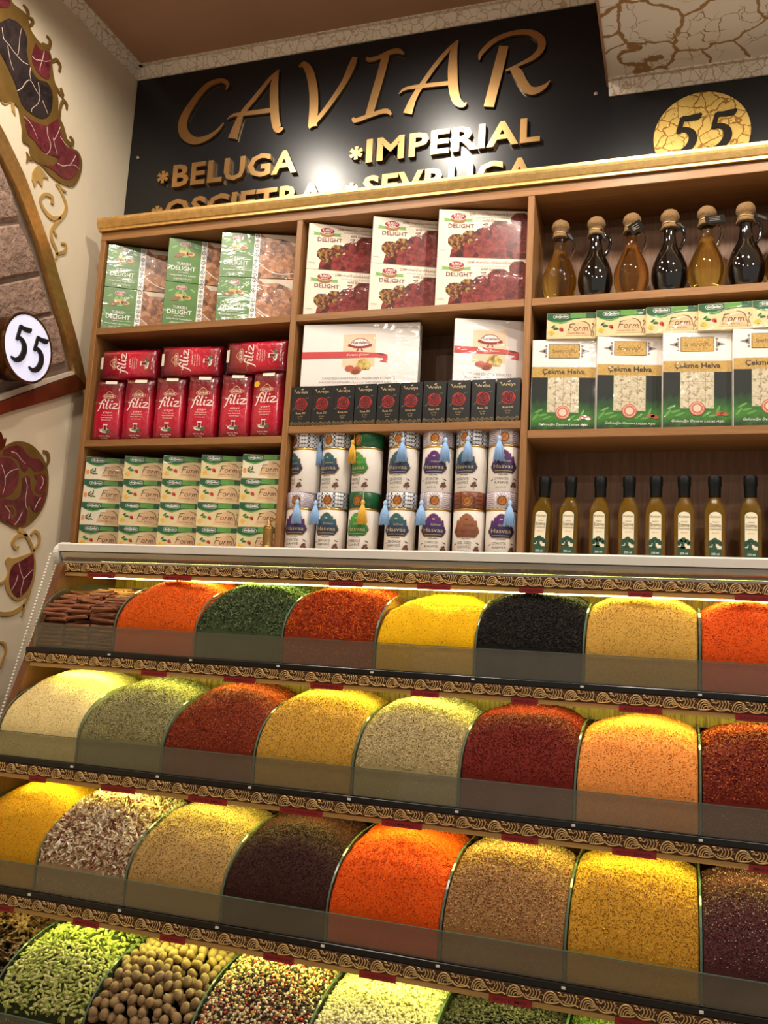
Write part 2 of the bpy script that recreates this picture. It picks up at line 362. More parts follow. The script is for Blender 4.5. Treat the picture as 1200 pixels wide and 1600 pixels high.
# ------------------------------------------------------------------ black sign with gold letters
sign = empty('caviar_sign', XW+.02, YB, 1.2)
tag(sign, 'black glossy sign board with raised gold caviar lettering above the shelves', 'sign')
YS = YB-.012
mb = MB(); mb.box((XW+.002, YS, 1.19), (2.0, YB-.001, ZC-.004), M_sign); mb.build('board', sign, rel=True)
fl = lambda x, z, d: (x, d, z)
def pxs(x0, y0, s):         # letter strokes are read in a zoomed crop of the photograph, then laid on the board
    def g(pts):
        out = []
        for X, Y, w in pts:
            p = on('y', YS, x0+X/s, y0+Y/s); q = on('y', YS, x0+X/s+1, y0+Y/s)
            out.append((p.x, p.z, w/s*(q.x-p.x)*.95))
        return out
    return g
A = pxs(270, 60, 3.636); B = pxs(560, 40, 3.636)
CAV = {'C': [A([(312, 300, 8), (318, 268, 22), (280, 250, 24), (200, 282, 32), (115, 385, 42), (66, 480, 50), (75, 552, 52), (130, 590, 42), (200, 575, 30), (260, 535, 20), (298, 490, 8)])],
 'A': [A([(612, 190, 8), (560, 240, 22), (480, 340, 28), (400, 440, 30), (365, 520, 40), (345, 578, 50)]), A([(604, 192, 16), (585, 270, 46), (584, 380, 50), (590, 470, 50), (606, 525, 44), (636, 520, 8)]), A([(318, 470, 5), (350, 448, 16), (400, 440, 22), (480, 430, 26), (570, 418, 28)])],
 'V': [A([(724, 172, 8), (752, 158, 32), (785, 205, 46), (805, 300, 50), (808, 400, 52), (800, 510, 52)]), A([(1042, 118, 32), (1022, 170, 44), (980, 260, 36), (900, 380, 30), (830, 470, 26), (782, 520, 10)])],
 'I': [B([(50, 195, 16), (70, 205, 26), (120, 192, 26), (180, 165, 30), (230, 155, 30), (264, 172, 10)]), B([(162, 180, 46), (130, 300, 48), (95, 420, 48), (66, 525, 46)]), B([(-26, 535, 14), (-10, 550, 26), (60, 526, 26), (130, 502, 28), (170, 498, 28), (193, 518, 10)])],
 'A2': [B([(573, 95, 6), (520, 145, 24), (440, 240, 28), (370, 340, 30), (320, 420, 38), (284, 510, 56)]), B([(566, 98, 16), (546, 160, 44), (540, 260, 56), (545, 370, 56), (565, 440, 48), (598, 462, 30), (620, 448, 6)]), B([(236, 400, 5), (270, 372, 18), (350, 357, 24), (440, 347, 26), (525, 338, 26)])],
 'R': [B([(830, 128, 56), (805, 230, 62), (775, 350, 62), (744, 472, 62)]), B([(690, 208, 8), (705, 165, 28), (780, 95, 32), (880, 56, 30), (980, 52, 36), (1038, 90, 46), (1042, 140, 44), (1000, 190, 34), (930, 228, 22), (842, 268, 12)]), B([(875, 256, 30), (905, 280, 58), (935, 335, 56), (970, 376, 52), (1010, 382, 46), (1060, 358, 28), (1092, 325, 5)])]}
for k, ss in CAV.items():
    mb = MB()
    for i, s in enumerate(ss): mb.stroke(s, fl, YS-.010-.0004*i, YS-.002, M_gold, 6)
    mb.build('gold_letter', sign, rel=True)
def block_word(word, x0, x1, z, h, mat=M_gold):
    _, _, tot = text_geo(word, .03); k = (x1-x0)/tot; x = x0; base = 0
    for i, ch in enumerate(word):
        vs, fs, _ = text_geo(ch, .03); _, _, pre = text_geo(word[:i+1], .03)
        _, _, own = text_geo(ch, .03); off = (pre-own)*k+own*k*.03
        mb = MB(); q = len(vs); kz = h/.72
        P2 = [(x0+off+a*k*.94, z+b*kz) for a, b in vs]
        top = [(a, YS-.014, b) for a, b in P2]; bot = [(a, YS-.001, b) for a, b in P2]
        ed = {}
        for f in fs:
            for i2 in range(len(f)): e = (f[i2], f[(i2+1) % len(f)]); ed[e] = 1
        sides = [(a, q+a, q+b, b) for a, b in ed if (b, a) not in ed]
        mb.add(top+bot, list(fs)+sides, mat); mb.build('gold_letter', sign, rel=True)
block_word('BELUGA', -1.556, -1.116, 1.40, .074); block_word('IMPERIAL', -.895, -.377, 1.402, .072)
block_word('OSCIETRA', -1.575, -1.02, 1.282, .074); block_word('SEVRUGA', -.90, -.388, 1.282, .074)
for x, z in ((-1.59, 1.437), (-.926, 1.434), (-1.60, 1.318), (-.935, 1.318)):
    mb = MB()
    for k in range(3):
        a = math.pi*k/3+.5; dx, dz = .021*math.cos(a), .021*math.sin(a)
        mb.stroke([(x-dx, z-dz, .013), (x-dx*.5, z-dz*.5, .010), (x, z, .006), (x+dx*.5, z+dz*.5, .010), (x+dx, z+dz, .013)], fl, YS-.014-.0003*k, YS-.001, M_gold, 2)
    mb.build('gold_asterisk', sign, rel=True)
FIVE = [[(.92, 1.02, .05), (.80, .95, .15), (.55, .93, .13), (.34, .95, .11)], [(.36, .97, .10), (.30, .75, .11), (.24, .55, .10)], [(.22, .60, .08), (.42, .63, .12), (.62, .52, .17), (.66, .32, .19), (.52, .12, .17), (.28, .02, .12), (.05, .06, .05)]]
dc = on('y', YS, 1096, 212)
mb = MB(); mb.prism([(dc.x+.121*math.cos(a), dc.z+.121*math.sin(a)) for a in np.linspace(0, 2*math.pi, 48, endpoint=False)], fl, YS-.006, YS-.0005, M_goldcrack)
disc = mb.build('number_disc', sign, rel=True)
for x in (-.078, .008):
    mb = MB()
    for i, s in enumerate(FIVE): mb.stroke([(dc.x+x+a*.085, dc.z-.048+b*.105, w*.115) for a, b, w in s], fl, YS-.009-.0003*i, YS-.006, M_black, 5)
    o = mb.build('digit', disc); o.location = (0, 0, 0)
for px, py in ((216, 247), (931, 147)):
    p = on('y', YS, px, py); mb = MB(); mb.lathe([(0, 0), (.0045, .001), (.006, .004), (.006, .006)], M_alu, 10)
    mb.v = [(p.x+x, YS-.006+z, p.z+y) for x, y, z in mb.v]; mb.build('fixing_screw', sign, rel=True, smooth=True)

# ------------------------------------------------------------------ wall shelving
YF = 2.131; SB = 2.306
XL, X1, X2, X3 = -1.674, -1.024, -.377, .272; T = .017
ZB0, ZTOP = .217, 1.15; ZA, ZBl, ZCm, ZEr = .873, .532, .558, .532
shelf = empty('wall_shelving', XL, YF, ZB0-.3)
tag(shelf, 'brown oak wall shelving with three bays and gold top moulding', 'shelf unit')
for x in (XL, X1, X2, X3):
    mb = MB(); mb.box((x, YF, ZB0-.05), (x+T, SB, ZTOP), M_woodz, .001); mb.build('upright', shelf, rel=True)
bays = [(XL+T, X1, ZBl), (X1+T, X2, ZCm), (X2+T, X3, ZEr)]
for a, b, zb in bays:
    for z in (ZA, zb):
        mb = MB(); mb.box((a+.0005, YF+.0005, z-.02), (b-.0005, SB, z), M_wood, .001); mb.build('shelf_board', shelf, rel=True)
mb = MB(); mb.box((XL, YF, ZB0-.07), (X3+T, SB, ZB0), M_wood); mb.build('base_board', shelf, rel=True)
mb = MB(); mb.box((XL, YF, ZTOP), (X3+T, SB, 1.177), M_wood, .001); mb.build('top_board', shelf, rel=True)
for a, b, zb in bays:
    mb = MB(); mb.box((a-T*.5, SB, ZB0-.07), (b+T*.5, YB-.001, 1.177), M_back); mb.build('back_panel', shelf, rel=True)
mb = MB(); prof = [(0, 1.177), (-.010, 1.177), (-.010, 1.184), (-.014, 1.186), (-.020, 1.200), (-.022, 1.206), (-.022, 1.214), (.03, 1.214), (.03, 1.177)]
xa, xb = XL-.006, X3+T+.006; n = len(prof)
mb.add([(xa, YF+d, z) for d, z in prof]+[(xb, YF+d, z) for d, z in prof], [(i, (i+1) % n, n+(i+1) % n, n+i) for i in range(n)]+[tuple(range(n)), tuple(range(2*n-1, n-1, -1))], M_goldtrim)
mb.build('gold_moulding', shelf, rel=True)

# ------------------------------------------------------------------ spice display case
WB = .2; X0 = -1.366; NB = 9; X9 = X0+NB*WB
YFR = [1.66, 1.572, 1.484, 1.396]; ZT = [-.004, -.231, -.461, -.689]; ZBt = [-.056, -.281, -.507, -.735]
case = empty('spice_display_case', X0, 1.66, -1.5)
tag(case, 'stepped wooden spice display case with glass bins and carved gold mouldings', 'display case')
BD = .275          # bin depth
# sides, plinth, back
sidep = [(1.802, .165), (1.802, .1405), (1.745, .1405), (1.735, .13), (1.68, -.03), (1.40, -.73), (1.38, -.80), (1.38, -1.5), (2.125, -1.5), (2.125, .165)]
for x in (X0-.024, X9+.006):
    mb = MB(); mb.prism(sidep, lambda a, b, d: (d, a, b), x, x+.018, M_case); mb.build('side_panel', case, rel=True)
mb = MB(); mb.box((X0-.005, 1.40, -1.5), (X9+.005, 1.42, -.79), M_case); mb.build('plinth_panel', case, rel=True)
mb = MB(); mb.box((X0-.005, 1.802, .150), (X9+.005, 2.125, .170), M_white); mb.build('top_board', case, rel=True)
for r in range(4):
    yb = YFR[r]+BD+.003; zc = (.15 if r == 0 else ZBt[r-1]-.016)
    mb = MB(); mb.box((X0, yb, ZT[r]+.10), (X9, yb+.012, zc), M_zebra); mb.build('back_board', case, rel=True)
    mb = MB(); mb.box((X0, yb+.002, ZBt[r]), (X9, yb+.010, ZT[r]+.10), M_mirror); mb.build('back_mirror', case, rel=True)
# carved scroll motif (one repeat), as half-sunk tubes on the moulding face: (x, z) in metres
def motif():
    S = []
    for q, w in ((1.0, 1.25), (.78, 1.1), (.56, 1.0), (.34, .9)):       # shell of nested arcs leaning right
        S.append(([(.0125-.0115*q*math.cos(a)+.004*(1-q), -.0088+.0172*q*math.sin(a)) for a in np.linspace(.05, 2.75, 8)], .0010*w))
    S.append(([(.0025, -.0095), (.010, -.0100), (.020, -.0086), (.0262, -.0050), (.0245, -.0018), (.0218, -.0040)], .0012))   # scroll at its foot
    S.append(([(.0235, .0085), (.0265, .0092), (.0285, .0065), (.0268, .0042), (.0248, .0060)], .0011))                      # small volutes
    S.append(([(.0285, .0065), (.0310, .0035), (.0345, .0060), (.0335, .0090)], .0010))
    for k in range(4): S.append(([(.0345+.0048*k, -.0040-.0008*k), (.0375+.0048*k, .0000), (.0382+.0046*k, .0050), (.0355+.0046*k, .0086)], .0010))   # leaf fan
    S.append(([(.0265, -.0020), (.0290, -.0065), (.0350, -.0092), (.0430, -.0088), (.0500, -.0062), (.0545, -.0088)], .0013))
    S.append(([(.0300, -.0010), (.0335, -.0050), (.0400, -.0062), (.0470, -.0052)], .0009))
    for k in range(3): S.append(([(.0508+.0022*k, .0080-.0035*k), (.0528+.0020*k, .0092-.0035*k)], .0009))
    return S
MOT = motif(); MP = .0565
M_carve = plain('carved_antique_gold', (214, 176, 118), .38, .35, vary=.15, vscale=80)
M_carvebase = plain('moulding_dark_ground', (78, 48, 24), .5, .3, vary=.2, vscale=60)
def trim_row(y, z, x0=X0-.02, x1=X9+.02, black=True):
    """black edge, carved moulding and pine lip below the glass; z = glass bottom"""
    if black:
        mb = MB(); mb.box((x0, y-.004, z-.012), (x1, y+BD+.02, z-.001), M_black, .001); mb.build('tray', case, rel=True)
    else:
        mb = MB(); mb.box((x0, y+.002, z-.0125), (x1, y+.008, z-.0075), M_alu); mb.build('filler_strip', case, rel=True)  # strip added to close the gap where LED light showed above the moulding
    mb = MB(); mb.box((x0, y-.004, z-.034), (x1, y+.012, z-.0125), M_carvebase, .001); base = mb.build('moulding_base', case, rel=True)
    mb = MB(); k = 0; x = x0+.002
    while x+MP < x1:
        for pts, r in MOT: mb.tube([(x+a, y-.0045, z-.0225+b*.92) for a, b in smooth_path(pts, 2)], r, M_carve, 5, False)
        x += MP; k += 1
    mb.build('carved_scrolls', case, rel=True, smooth=True)
    mb = MB(); mb.box((x0, y-.002, z-.0425), (x1, y+.02, z-.0345), M_zebrax); mb.build('pine_lip', case, rel=True)
M_tape = plain('red_label_tape', (150, 26, 30), .4, vary=.05)
M_tapeink = plain('tape_dark_ink', (74, 10, 14), .5, vary=.02)
WORDS = ['ISOT BIBER', 'SPICE MIX', 'MEAT SPICE', 'KEKIK OREGANO', 'CURRY', 'SUMAC', 'SAFFRON', 'PAPRIKA', 'CHICKEN SPICE']
TAPES = [[(137, 180), (255, 300), (515, 568), (653, 705), (812, 850), (982, 1020), (1148, 1205)],
         [(220, 260), (350, 400), (486, 537), (643, 687), (800, 842), (968, 1035), (1149, 1210)],
         [(43, 70), (157, 211), (295, 356), (439, 506), (599, 662), (786, 843), (958, 1027), (1170, 1235)],
         [(-25, 19), (114, 155), (252, 292), (415, 463), (566, 623), (768, 835), (963, 1038)]]
rows_trim = [(1.748, .1525)]+[(YFR[r], ZBt[r]) for r in range(4)]
for r, (y, z) in enumerate(rows_trim):
    trim_row(y, z, black=r > 0)
    if r < 4:
        for k, (a, b) in enumerate(TAPES[r]):
            cy = 905+r*130
            xa = on('y', y-.003, a, [893, 1055, 1235, 1440][r]).x; xb = on('y', y-.003, b, [893, 1055, 1235, 1440][r]).x
            mb = MB(); mb.box((xa, y-.0034, z-.0452), (xb, y-.0021, z-.0338), M_tape)
            fn = lambda u, v, l, y=y: (u, y-.0034-.0002*l, v)
            mb.ptext(fn, WORDS[(k*2+r*3) % 9], (xa+xb)/2, z-.0418, .0042, M_tapeink, 1, .01, width=(xb-xa)*.8)
            mb.build('label_tape', case, rel=True)
        # LED batten behind the lip lighting the bins below
        x_on = [(X0+.055, X9-.02)]
        mb = MB(); mb.box((x_on[0][0], y+.024, z-.044), (x_on[0][1], y+.036, z-.036), M_led); mb.build('led_batten', case, rel=True)
for r in range(4):
    y, zt, zb = YFR[r], ZT[r], ZBt[r]
    mb = MB(); mb.box((X0-.006, y, zb), (X9+.006, y+.004, zt-.001), M_glass_front)
    g = mb.build('front_glass', case, rel=True)
    mb = MB(); mb.box((X0-.006, y, zt-.001), (X9+.006, y+.004, zt), M_glass_edge); e = mb.build('polished_edge', g)
    prof = [(y+.0045, zb)]+[(y+.0045+.19*(1-math.cos(a)), zt+.103*math.sin(a)) for a in np.linspace(0, math.pi/2, 12)]+[(y+BD-.002, zt+.106), (y+BD-.002, zb)]
    for k in range(NB+1):
        x = X0+k*WB-.00175; mb = MB(); n = len(prof)
        vs = [(x, a, b) for a, b in prof]+[(x+.0035, a, b) for a, b in prof]
        tr = tessellate_polygon([[Vector((a, b, 0)) for a, b in prof]])
        mb.add(vs, [tuple(t) for t in tr]+[tuple(n+i for i in reversed(t)) for t in tr], M_glass_div)
        mb.f += [(i, n+i, n+(i+1) % n, (i+1) % n) for i in range(n)]; mb.m += [mb.mi(M_glass_edge)]*n
        mb.build('divider_glass', case, rel=True)
        if k: 
            mb = MB(); mb.box((x-.001, y-.0062, zb-.008), (x+.005, y-.004, zb-.0045), M_white); mb.build('glass_clip', case, rel=True)
# roller blind cassette along the top of the case
rail = empty('roller_blind_cassette', X0, 1.73, .13); tag(rail, 'white and aluminium roller blind cassette along the top of the spice case', 'blind cassette')
prof = [(1.742, .1675), (1.7415, .1835), (1.745, .187), (1.80, .187), (1.80, .1675)]
def extr(mb, prof, x0, x1, mat):
    n = len(prof); mb.add([(x0, a, b) for a, b in prof]+[(x1, a, b) for a, b in prof], [((i+1) % n, i, n+i, n+(i+1) % n) for i in range(n)]+[tuple(range(n-1, -1, -1)), tuple(range(n, 2*n))], mat)
mb = MB(); extr(mb, prof, X0-.03, X9+.03, M_white); mb.build('white_cover', rail, rel=True)
prof = [(1.748, .1675)]+[(1.772-.028*math.cos(a), .1675-.0265*math.sin(a)) for a in np.linspace(.1, math.pi/2, 8)]+[(1.80, .141), (1.80, .1675)]
mb = MB(); extr(mb, prof, X0-.022, X9+.022, M_alu); mb.build('aluminium_profile', rail, rel=True)
mb = MB()
for x in (X0-.040,):
    pr = [(1.778+.042*math.cos(a), .163+.029*math.sin(a)) for a in np.linspace(0, 2*math.pi, 20, endpoint=False)]
    extr(mb, pr, x, x+.012, M_white)
mb.build('end_cap', rail, rel=True)
# bead chain of the blind
mb = MB(); oct_ = [(1, 0, 0), (-1, 0, 0), (0, 1, 0), (0, -1, 0), (0, 0, 1), (0, 0, -1)]
of = [(0, 2, 4), (2, 1, 4), (1, 3, 4), (3, 0, 4), (2, 0, 5), (1, 2, 5), (3, 1, 5), (0, 3, 5)]
ico = []
M_bead = plain('white_plastic_bead', (244, 238, 226), .35, vary=.02)
def bead_line(a, b):
    a, b = Vector(a), Vector(b); n = int((b-a).length/.0078)
    for i in range(n+1):
        p = a.lerp(b, i/n); mb.lathe([(.0004, -.0032), (.0026, -.0017), (.0032, 0), (.0026, .0017), (.0004, .0032)], M_bead, 7, tuple(p))
    mb.tube([a, b], .0006, M_bead, 4)
pA = on('x', X0-.046, 79, 866); pB = on('x', X0-.046, 22, 1050); pC = on('x', X0-.046, 87, 884)
dv = (pB-pA); bead_line(pA, pA+dv*2.6); bead_line(pC, pC+(pB+dv*1.55-pC)*.98)
tag(mb.build('bead_chain', smooth=True), 'white bead pull chain hanging beside the spice case', 'chain')

# ------------------------------------------------------------------ packaged goods
fl2 = lambda x, z, l: (x, -.00025*l, z)
def wrap_coat(mt):
    """loose shrink wrap: the clear coat is rippled, the print under it is flat"""
    nt = mt.node_tree; b = nt.nodes['Principled BSDF']; v = coords(nt, (14, 14, 30)); n = N(nt, 'ShaderNodeBump')
    n.inputs['Strength'].default_value = .32; n.inputs['Distance'].default_value = .010
    nt.links.new(noise_tex(nt, v, 1.0, 3, .45, .8), n.inputs['Height']); nt.links.new(n.outputs[0], b.inputs['Coat Normal']); b.inputs['Coat Roughness'].default_value = .10
def wrapmat(name, rgb, vary=.06, rough=.35, coat=.8):
    if name in MATS: return MATS[name]
    mt = plain(name, rgb, rough, coat=coat, vary=vary, vscale=25); wrap_coat(mt); return mt
def place(root, x, y, z, yaw=0, label=None):
    root.location = (x, y, z+ZO); root.rotation_euler = (0, 0, yaw)
    if label: root['label'] = label
    return root
def carton(name, w, d, h, mat, cat, group, bev=.0012):
    mb = MB(); mb.box((0, 0, 0), (w, d, h), mat, bev); o = mb.build(name); o['category'] = cat; o['group'] = group; o['label'] = 'x'
    return o
K = .9935          # the front corners of the packages stand at y = 2.136
# --- green pistachio delight boxes
G_green = wrapmat('print_leaf_green', (80, 122, 48), .16); G_photo = blobs('print_lokum_photo', [(.2, (72, 38, 26)), (.36, (138, 84, 52)), (.48, (196, 140, 100)), (.6, (172, 104, 40)), (.72, (128, 78, 60)), (.88, (232, 206, 172))], 62, jitter=.55)
G_band = pattern('print_tile_band', (226, 226, 230), (52, 54, 86), 120, 'CHEBYCHEV', .4); G_logo = wrapmat('print_logo_red', (158, 48, 44)); G_nut = wrapmat('print_pistachio', (206, 160, 92), .12)
G_nutd = wrapmat('print_pistachio_dark', (138, 84, 46)); G_white = wrapmat('print_white', (238, 234, 226)); G_lgreen = wrapmat('print_pale_green', (126, 170, 92))
G_plate = wrapmat('print_plate', (214, 196, 176))
W1, H1 = .218, .134
def logo(mb, fn, cx, cz, s, ribbon=False):
    if ribbon:
        for sg in (-1, 1): mb.ppoly(fn, [(cx+sg*s*.5, cz-.16*s), (cx+sg*s*.98, cz-.10*s), (cx+sg*s*.9, cz-.22*s), (cx+sg*s*.98, cz-.34*s), (cx+sg*s*.5, cz-.36*s)], G_lgreen, 1)
        mb.pell(fn, cx, cz-.22*s, .52*s, .24*s, plain('print_bronze', (150, 110, 58), .4), 2, 18)
    mb.pell(fn, cx, cz, .54*s, .27*s, G_white, 3, 20); mb.pell(fn, cx, cz, .50*s, .235*s, G_logo, 4, 20)
    mb.ptext(fn, 'TURKO', cx, cz-.02*s, .17*s, G_white, 5, .02, width=.72*s); mb.ptext(fn, 'BABA', cx, cz-.17*s, .10*s, G_white, 5, .01, width=.5*s)
gb = carton('turkish_delight_box', W1, .046, H1, wrapmat('print_green_side', (62, 108, 52)), 'box', 'green boxes of Turkish delight')
mb = MB(); f = fl2
mb.prect(f, .001, .001, .44*W1, H1-.001, G_green, 1); mb.prect(f, .44*W1, .001, .515*W1, H1-.001, G_white, 1); mb.prect(f, .515*W1, .001, W1-.001, H1-.001, G_photo, 1)
for k in range(9):          # the tile band: diamonds and rings
    z = .008+k*.0148; cx = .4775*W1
    mb.pell(f, cx, z, .0062, .0062, wrapmat('print_band_grey', (120, 122, 140)) if k % 2 else wrapmat('print_band_ink', (44, 44, 62)), 2, 4 if k % 2 else 12, 0); mb.pell(f, cx, z, .0042, .0042, G_white, 3, 4 if k % 2 else 12); mb.pell(f, cx, z, .0024, .0024, wrapmat('print_band_ink', (44, 44, 62)), 4, 4)
mb.ppoly(f, [(.53*W1, H1-.002), (W1-.002, H1-.002), (W1-.002, H1-.03), (.8*W1, H1-.014), (.6*W1, H1-.016)], G_plate, 2)
mb.pstroke(f, [(.515*W1+.001, .045, .003), (.65*W1, .024, .003), (.8*W1, .014, .003), (W1-.002, .018, .003)], G_plate, 2)
cx = .22*W1; logo(mb, f, cx, H1-.016, .028)
for sx, sz, rx, rz, ro, mt in ((-.018, .083, .020, .0065, .28, G_nutd), (-.002, .091, .018, .009, -.15, G_nut), (.022, .089, .016, .0075, -.1, G_nut), (.004, .080, .013, .004, .1, G_lgreen), (.020, .0895, .010, .004, -.1, G_nutd)): mb.pell(f, cx+sx*.8, sz, rx*.8, rz*.85, mt, 4 if mt is not G_nutd else 5, 14, ro)
for sx, sz, ro in ((-.012, .100, .9), (.004, .103, 1.6), (.012, .099, 2.2), (-.03, .108, .5), (.032, .112, 2.6)): mb.pell(f, cx+sx, sz, .009, .003, G_lgreen, 2, 10, ro)
mb.ptext(f, 'TURKISH', cx, .053, .0088, G_white, 4, .006, width=.040); mb.ptext(f, 'DELIGHT', cx, .0365, .0132, G_white, 4, .012, width=.070)
mb.ptext(f, 'with Pistachio', cx, .029, .0042, G_white, 4, width=.030); mb.ptext(f, 'Antep Fıstıklı Türk Lokumu', cx, .0195, .0045, G_white, 4, .012, width=.074); mb.ptext(f, 'حلقوم تركي مع الفستق', cx, .0095, .0055, G_white, 4, .012, width=.052)
mb.build('printed_front', gb)
first = True
for i, (x, yaw) in enumerate([(-1.648, .5), (-1.437, .46), (-1.262, .30)]):
    for lv in (0, 1):
        o = gb if first else copy_tree(gb); first = False
        place(o, x, 2.136, ZA+lv*(H1+.0002), yaw, f'green pistachio delight box, {("lower", "upper")[lv]} of the {ORD[i]} stack from the cream wall')
# --- brown grape delight boxes
W2, H2 = .236, .1345
B_cream = wrapmat('print_cream', (232, 220, 202)); B_photo = blobs('print_grape_photo', [(.2, (48, 20, 22)), (.38, (104, 34, 36)), (.55, (146, 56, 52)), (.7, (88, 28, 30)), (.86, (178, 96, 84))], 70)
B_pist = blobs('print_pistachio_chunk', [(.3, (60, 28, 24)), (.5, (116, 50, 42)), (.64, (170, 148, 72)), (.7, (96, 40, 36)), (.85, (132, 60, 50))], 150); B_ink = wrapmat('print_brown_ink', (124, 58, 50))
bb = carton('turkish_delight_box', W2, .046, H2, B_cream, 'box', 'cream boxes of grape Turkish delight')
mb = MB()
def scallop(cx, cz, r, n=11, d=.14): return [(cx+r*(1+d*math.cos(k*2.3))*math.cos(2*math.pi*k/n), cz+r*(1+d*math.sin(k*1.7))*math.sin(2*math.pi*k/n)) for k in range(n)]
mb.ppoly(f, [(.033, .001), (W2-.001, .001), (W2-.001, H2-.022), (.208, .112), (.185, .094), (.158, .078), (.135, .060), (.085, .045), (.045, .04), (.036, .02)], B_photo, 1)
mb.ppoly(f, scallop(.050, .045, .023), B_pist, 2); mb.ppoly(f, scallop(.084, .060, .019), B_pist, 3); mb.ppoly(f, scallop(.118, .066, .021), B_photo, 2); mb.ppoly(f, scallop(.165, .080, .030), B_photo, 2); mb.ppoly(f, scallop(.215, .108, .024), B_photo, 2)
logo(mb, f, .052, H2-.020, .040, True); mb.ptext(f, 'DELIGHT', .060, .083, .0115, B_ink, 4, .008, width=.068)
mb.ptext(f, 'wild Grapes', .142, .1015, .0075, B_ink, 4, 0, .15, width=.050); mb.ptext(f, 'pomegranate & pistachio', .142, .112, .0035, plain('print_grey_ink', (150, 140, 130), .5), 4, width=.085)
mb.ptext(f, 'حلقوم بدبس العنب بالفستق الحلبي', .140, .122, .0062, B_ink, 4, .012, width=.118)
mb.pstroke(f, [(.117, .094, .002), (.130, .096, .0016), (.122, .088, .0014), (.114, .083, .0022), (.126, .084, .0016), (.136, .086, .001)], B_ink, 4); mb.ptext(f, 'oughbi', .139, .085, .0075, B_ink, 4, -.005, .35, width=.026)
mb.ptext(f, 'turkey', .014, .018, .004, plain('print_grey_ink', (150, 140, 130), .5), 4, width=.018)
mb.build('printed_front', bb); first = True
for i, (x, yaw) in enumerate([(-.989, .40), (-.799, .38), (-.614, .26)]):
    for lv in (0, 1):
        o = bb if first else copy_tree(bb); first = False
        place(o, x, 2.136, ZA+lv*(H2+.0002), yaw, f'cream grape delight box, {("lower", "upper")[lv]} of the {ORD[i]} stack from the green boxes')
# --- red tea packs: soft vacuum blocks
W3, D3, H3 = .09, .058, .186
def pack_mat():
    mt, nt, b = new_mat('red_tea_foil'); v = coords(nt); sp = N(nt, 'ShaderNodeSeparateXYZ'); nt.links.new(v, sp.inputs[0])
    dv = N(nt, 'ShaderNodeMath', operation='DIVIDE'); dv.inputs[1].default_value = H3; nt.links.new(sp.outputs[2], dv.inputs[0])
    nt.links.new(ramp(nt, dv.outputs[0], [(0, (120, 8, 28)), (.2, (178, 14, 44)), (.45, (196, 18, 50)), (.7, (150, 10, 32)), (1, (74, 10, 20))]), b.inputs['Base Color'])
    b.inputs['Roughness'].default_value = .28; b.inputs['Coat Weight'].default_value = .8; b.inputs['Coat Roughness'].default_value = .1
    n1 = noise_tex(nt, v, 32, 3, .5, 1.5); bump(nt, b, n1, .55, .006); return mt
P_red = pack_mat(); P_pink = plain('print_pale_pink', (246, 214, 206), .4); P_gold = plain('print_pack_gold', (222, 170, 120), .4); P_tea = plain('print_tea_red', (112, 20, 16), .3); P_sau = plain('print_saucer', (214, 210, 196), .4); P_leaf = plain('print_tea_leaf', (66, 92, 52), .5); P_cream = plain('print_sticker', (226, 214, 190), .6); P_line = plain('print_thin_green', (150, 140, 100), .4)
def bulge(x, z):
    u, w = 2*x/W3-1, 2*z/H3-1; return .007*(1-u**4)*(1-w**6)
mb = MB(); nx, nz = 9, 15; vs = []; fs = []
def rnd(i, n): return (1-math.cos(math.pi*i/n))/2*.35+i/n*.65
for sgn in (0, 1):
    for j in range(nz+1):
        for i in range(nx+1):
            x, z = W3*rnd(i, nx), H3*rnd(j, nz); e = 1 if (i in (0, nx) or j in (0, nz)) else 0
            y = -bulge(x, z)+.006*e if sgn == 0 else D3+bulge(x, z)*.3-.006*e
            vs.append((x+random.uniform(-1, 1)*.0008, y+random.uniform(-1, 1)*.0006, z))
q = (nx+1)*(nz+1)
for j in range(nz):
    for i in range(nx):
        a = j*(nx+1)+i; fs += [(a, a+1, a+nx+2, a+nx+1), (q+a+1, q+a, q+a+nx+1, q+a+nx+2)]
edge = [i for i in range(nx+1)]+[j*(nx+1)+nx for j in range(1, nz+1)]+[nz*(nx+1)+i for i in range(nx-1, -1, -1)]+[j*(nx+1) for j in range(nz-1, 0, -1)]
for k in range(len(edge)): a, b2 = edge[k], edge[(k+1) % len(edge)]; fs.append((b2, a, q+a, q+b2))
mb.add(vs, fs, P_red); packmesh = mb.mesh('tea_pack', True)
fb = lambda x, z, l: (x, -bulge(x, z)-.0007-.0002*l, z)
mb = MB()
FIL = [[(.02, -.34, .03), (.10, -.30, .07), (.20, .0, .09), (.30, .55, .10), (.40, .92, .09), (.52, 1.04, .08), (.60, .96, .09)], [(.10, .55, .07), (.48, .60, .07)],
       [(.52, .58, .11), (.46, .2, .11), (.50, .02, .09), (.60, .08, .04)], [(.82, 1.05, .11), (.72, .5, .11), (.68, .08, .10), (.74, .0, .08), (.82, .08, .04)],
       [(1.0, .58, .11), (.93, .2, .11), (.97, .02, .09), (1.07, .08, .04)], [(1.14, .52, .08), (1.28, .58, .08), (1.46, .54, .08), (1.30, .28, .07), (1.12, .04, .08), (1.30, .02, .09), (1.50, .06, .06), (1.54, .16, .04)]]
for s in FIL: mb.pstroke(fb, [(.012+a*.043, .098+b*.026, w*.040) for a, b, w in s], P_pink, 3)
for a in (.60, 1.06): mb.pell(fb, .012+a*.043, .098+.86*.026, .0026, .0026, P_pink, 3, 10)
pill = [(.047+.020*math.cos(a)*(1 if abs(math.cos(a)) > .5 else 1), .1345+.0062*math.sin(a)) for a in np.linspace(0, 2*math.pi, 20, endpoint=False)]
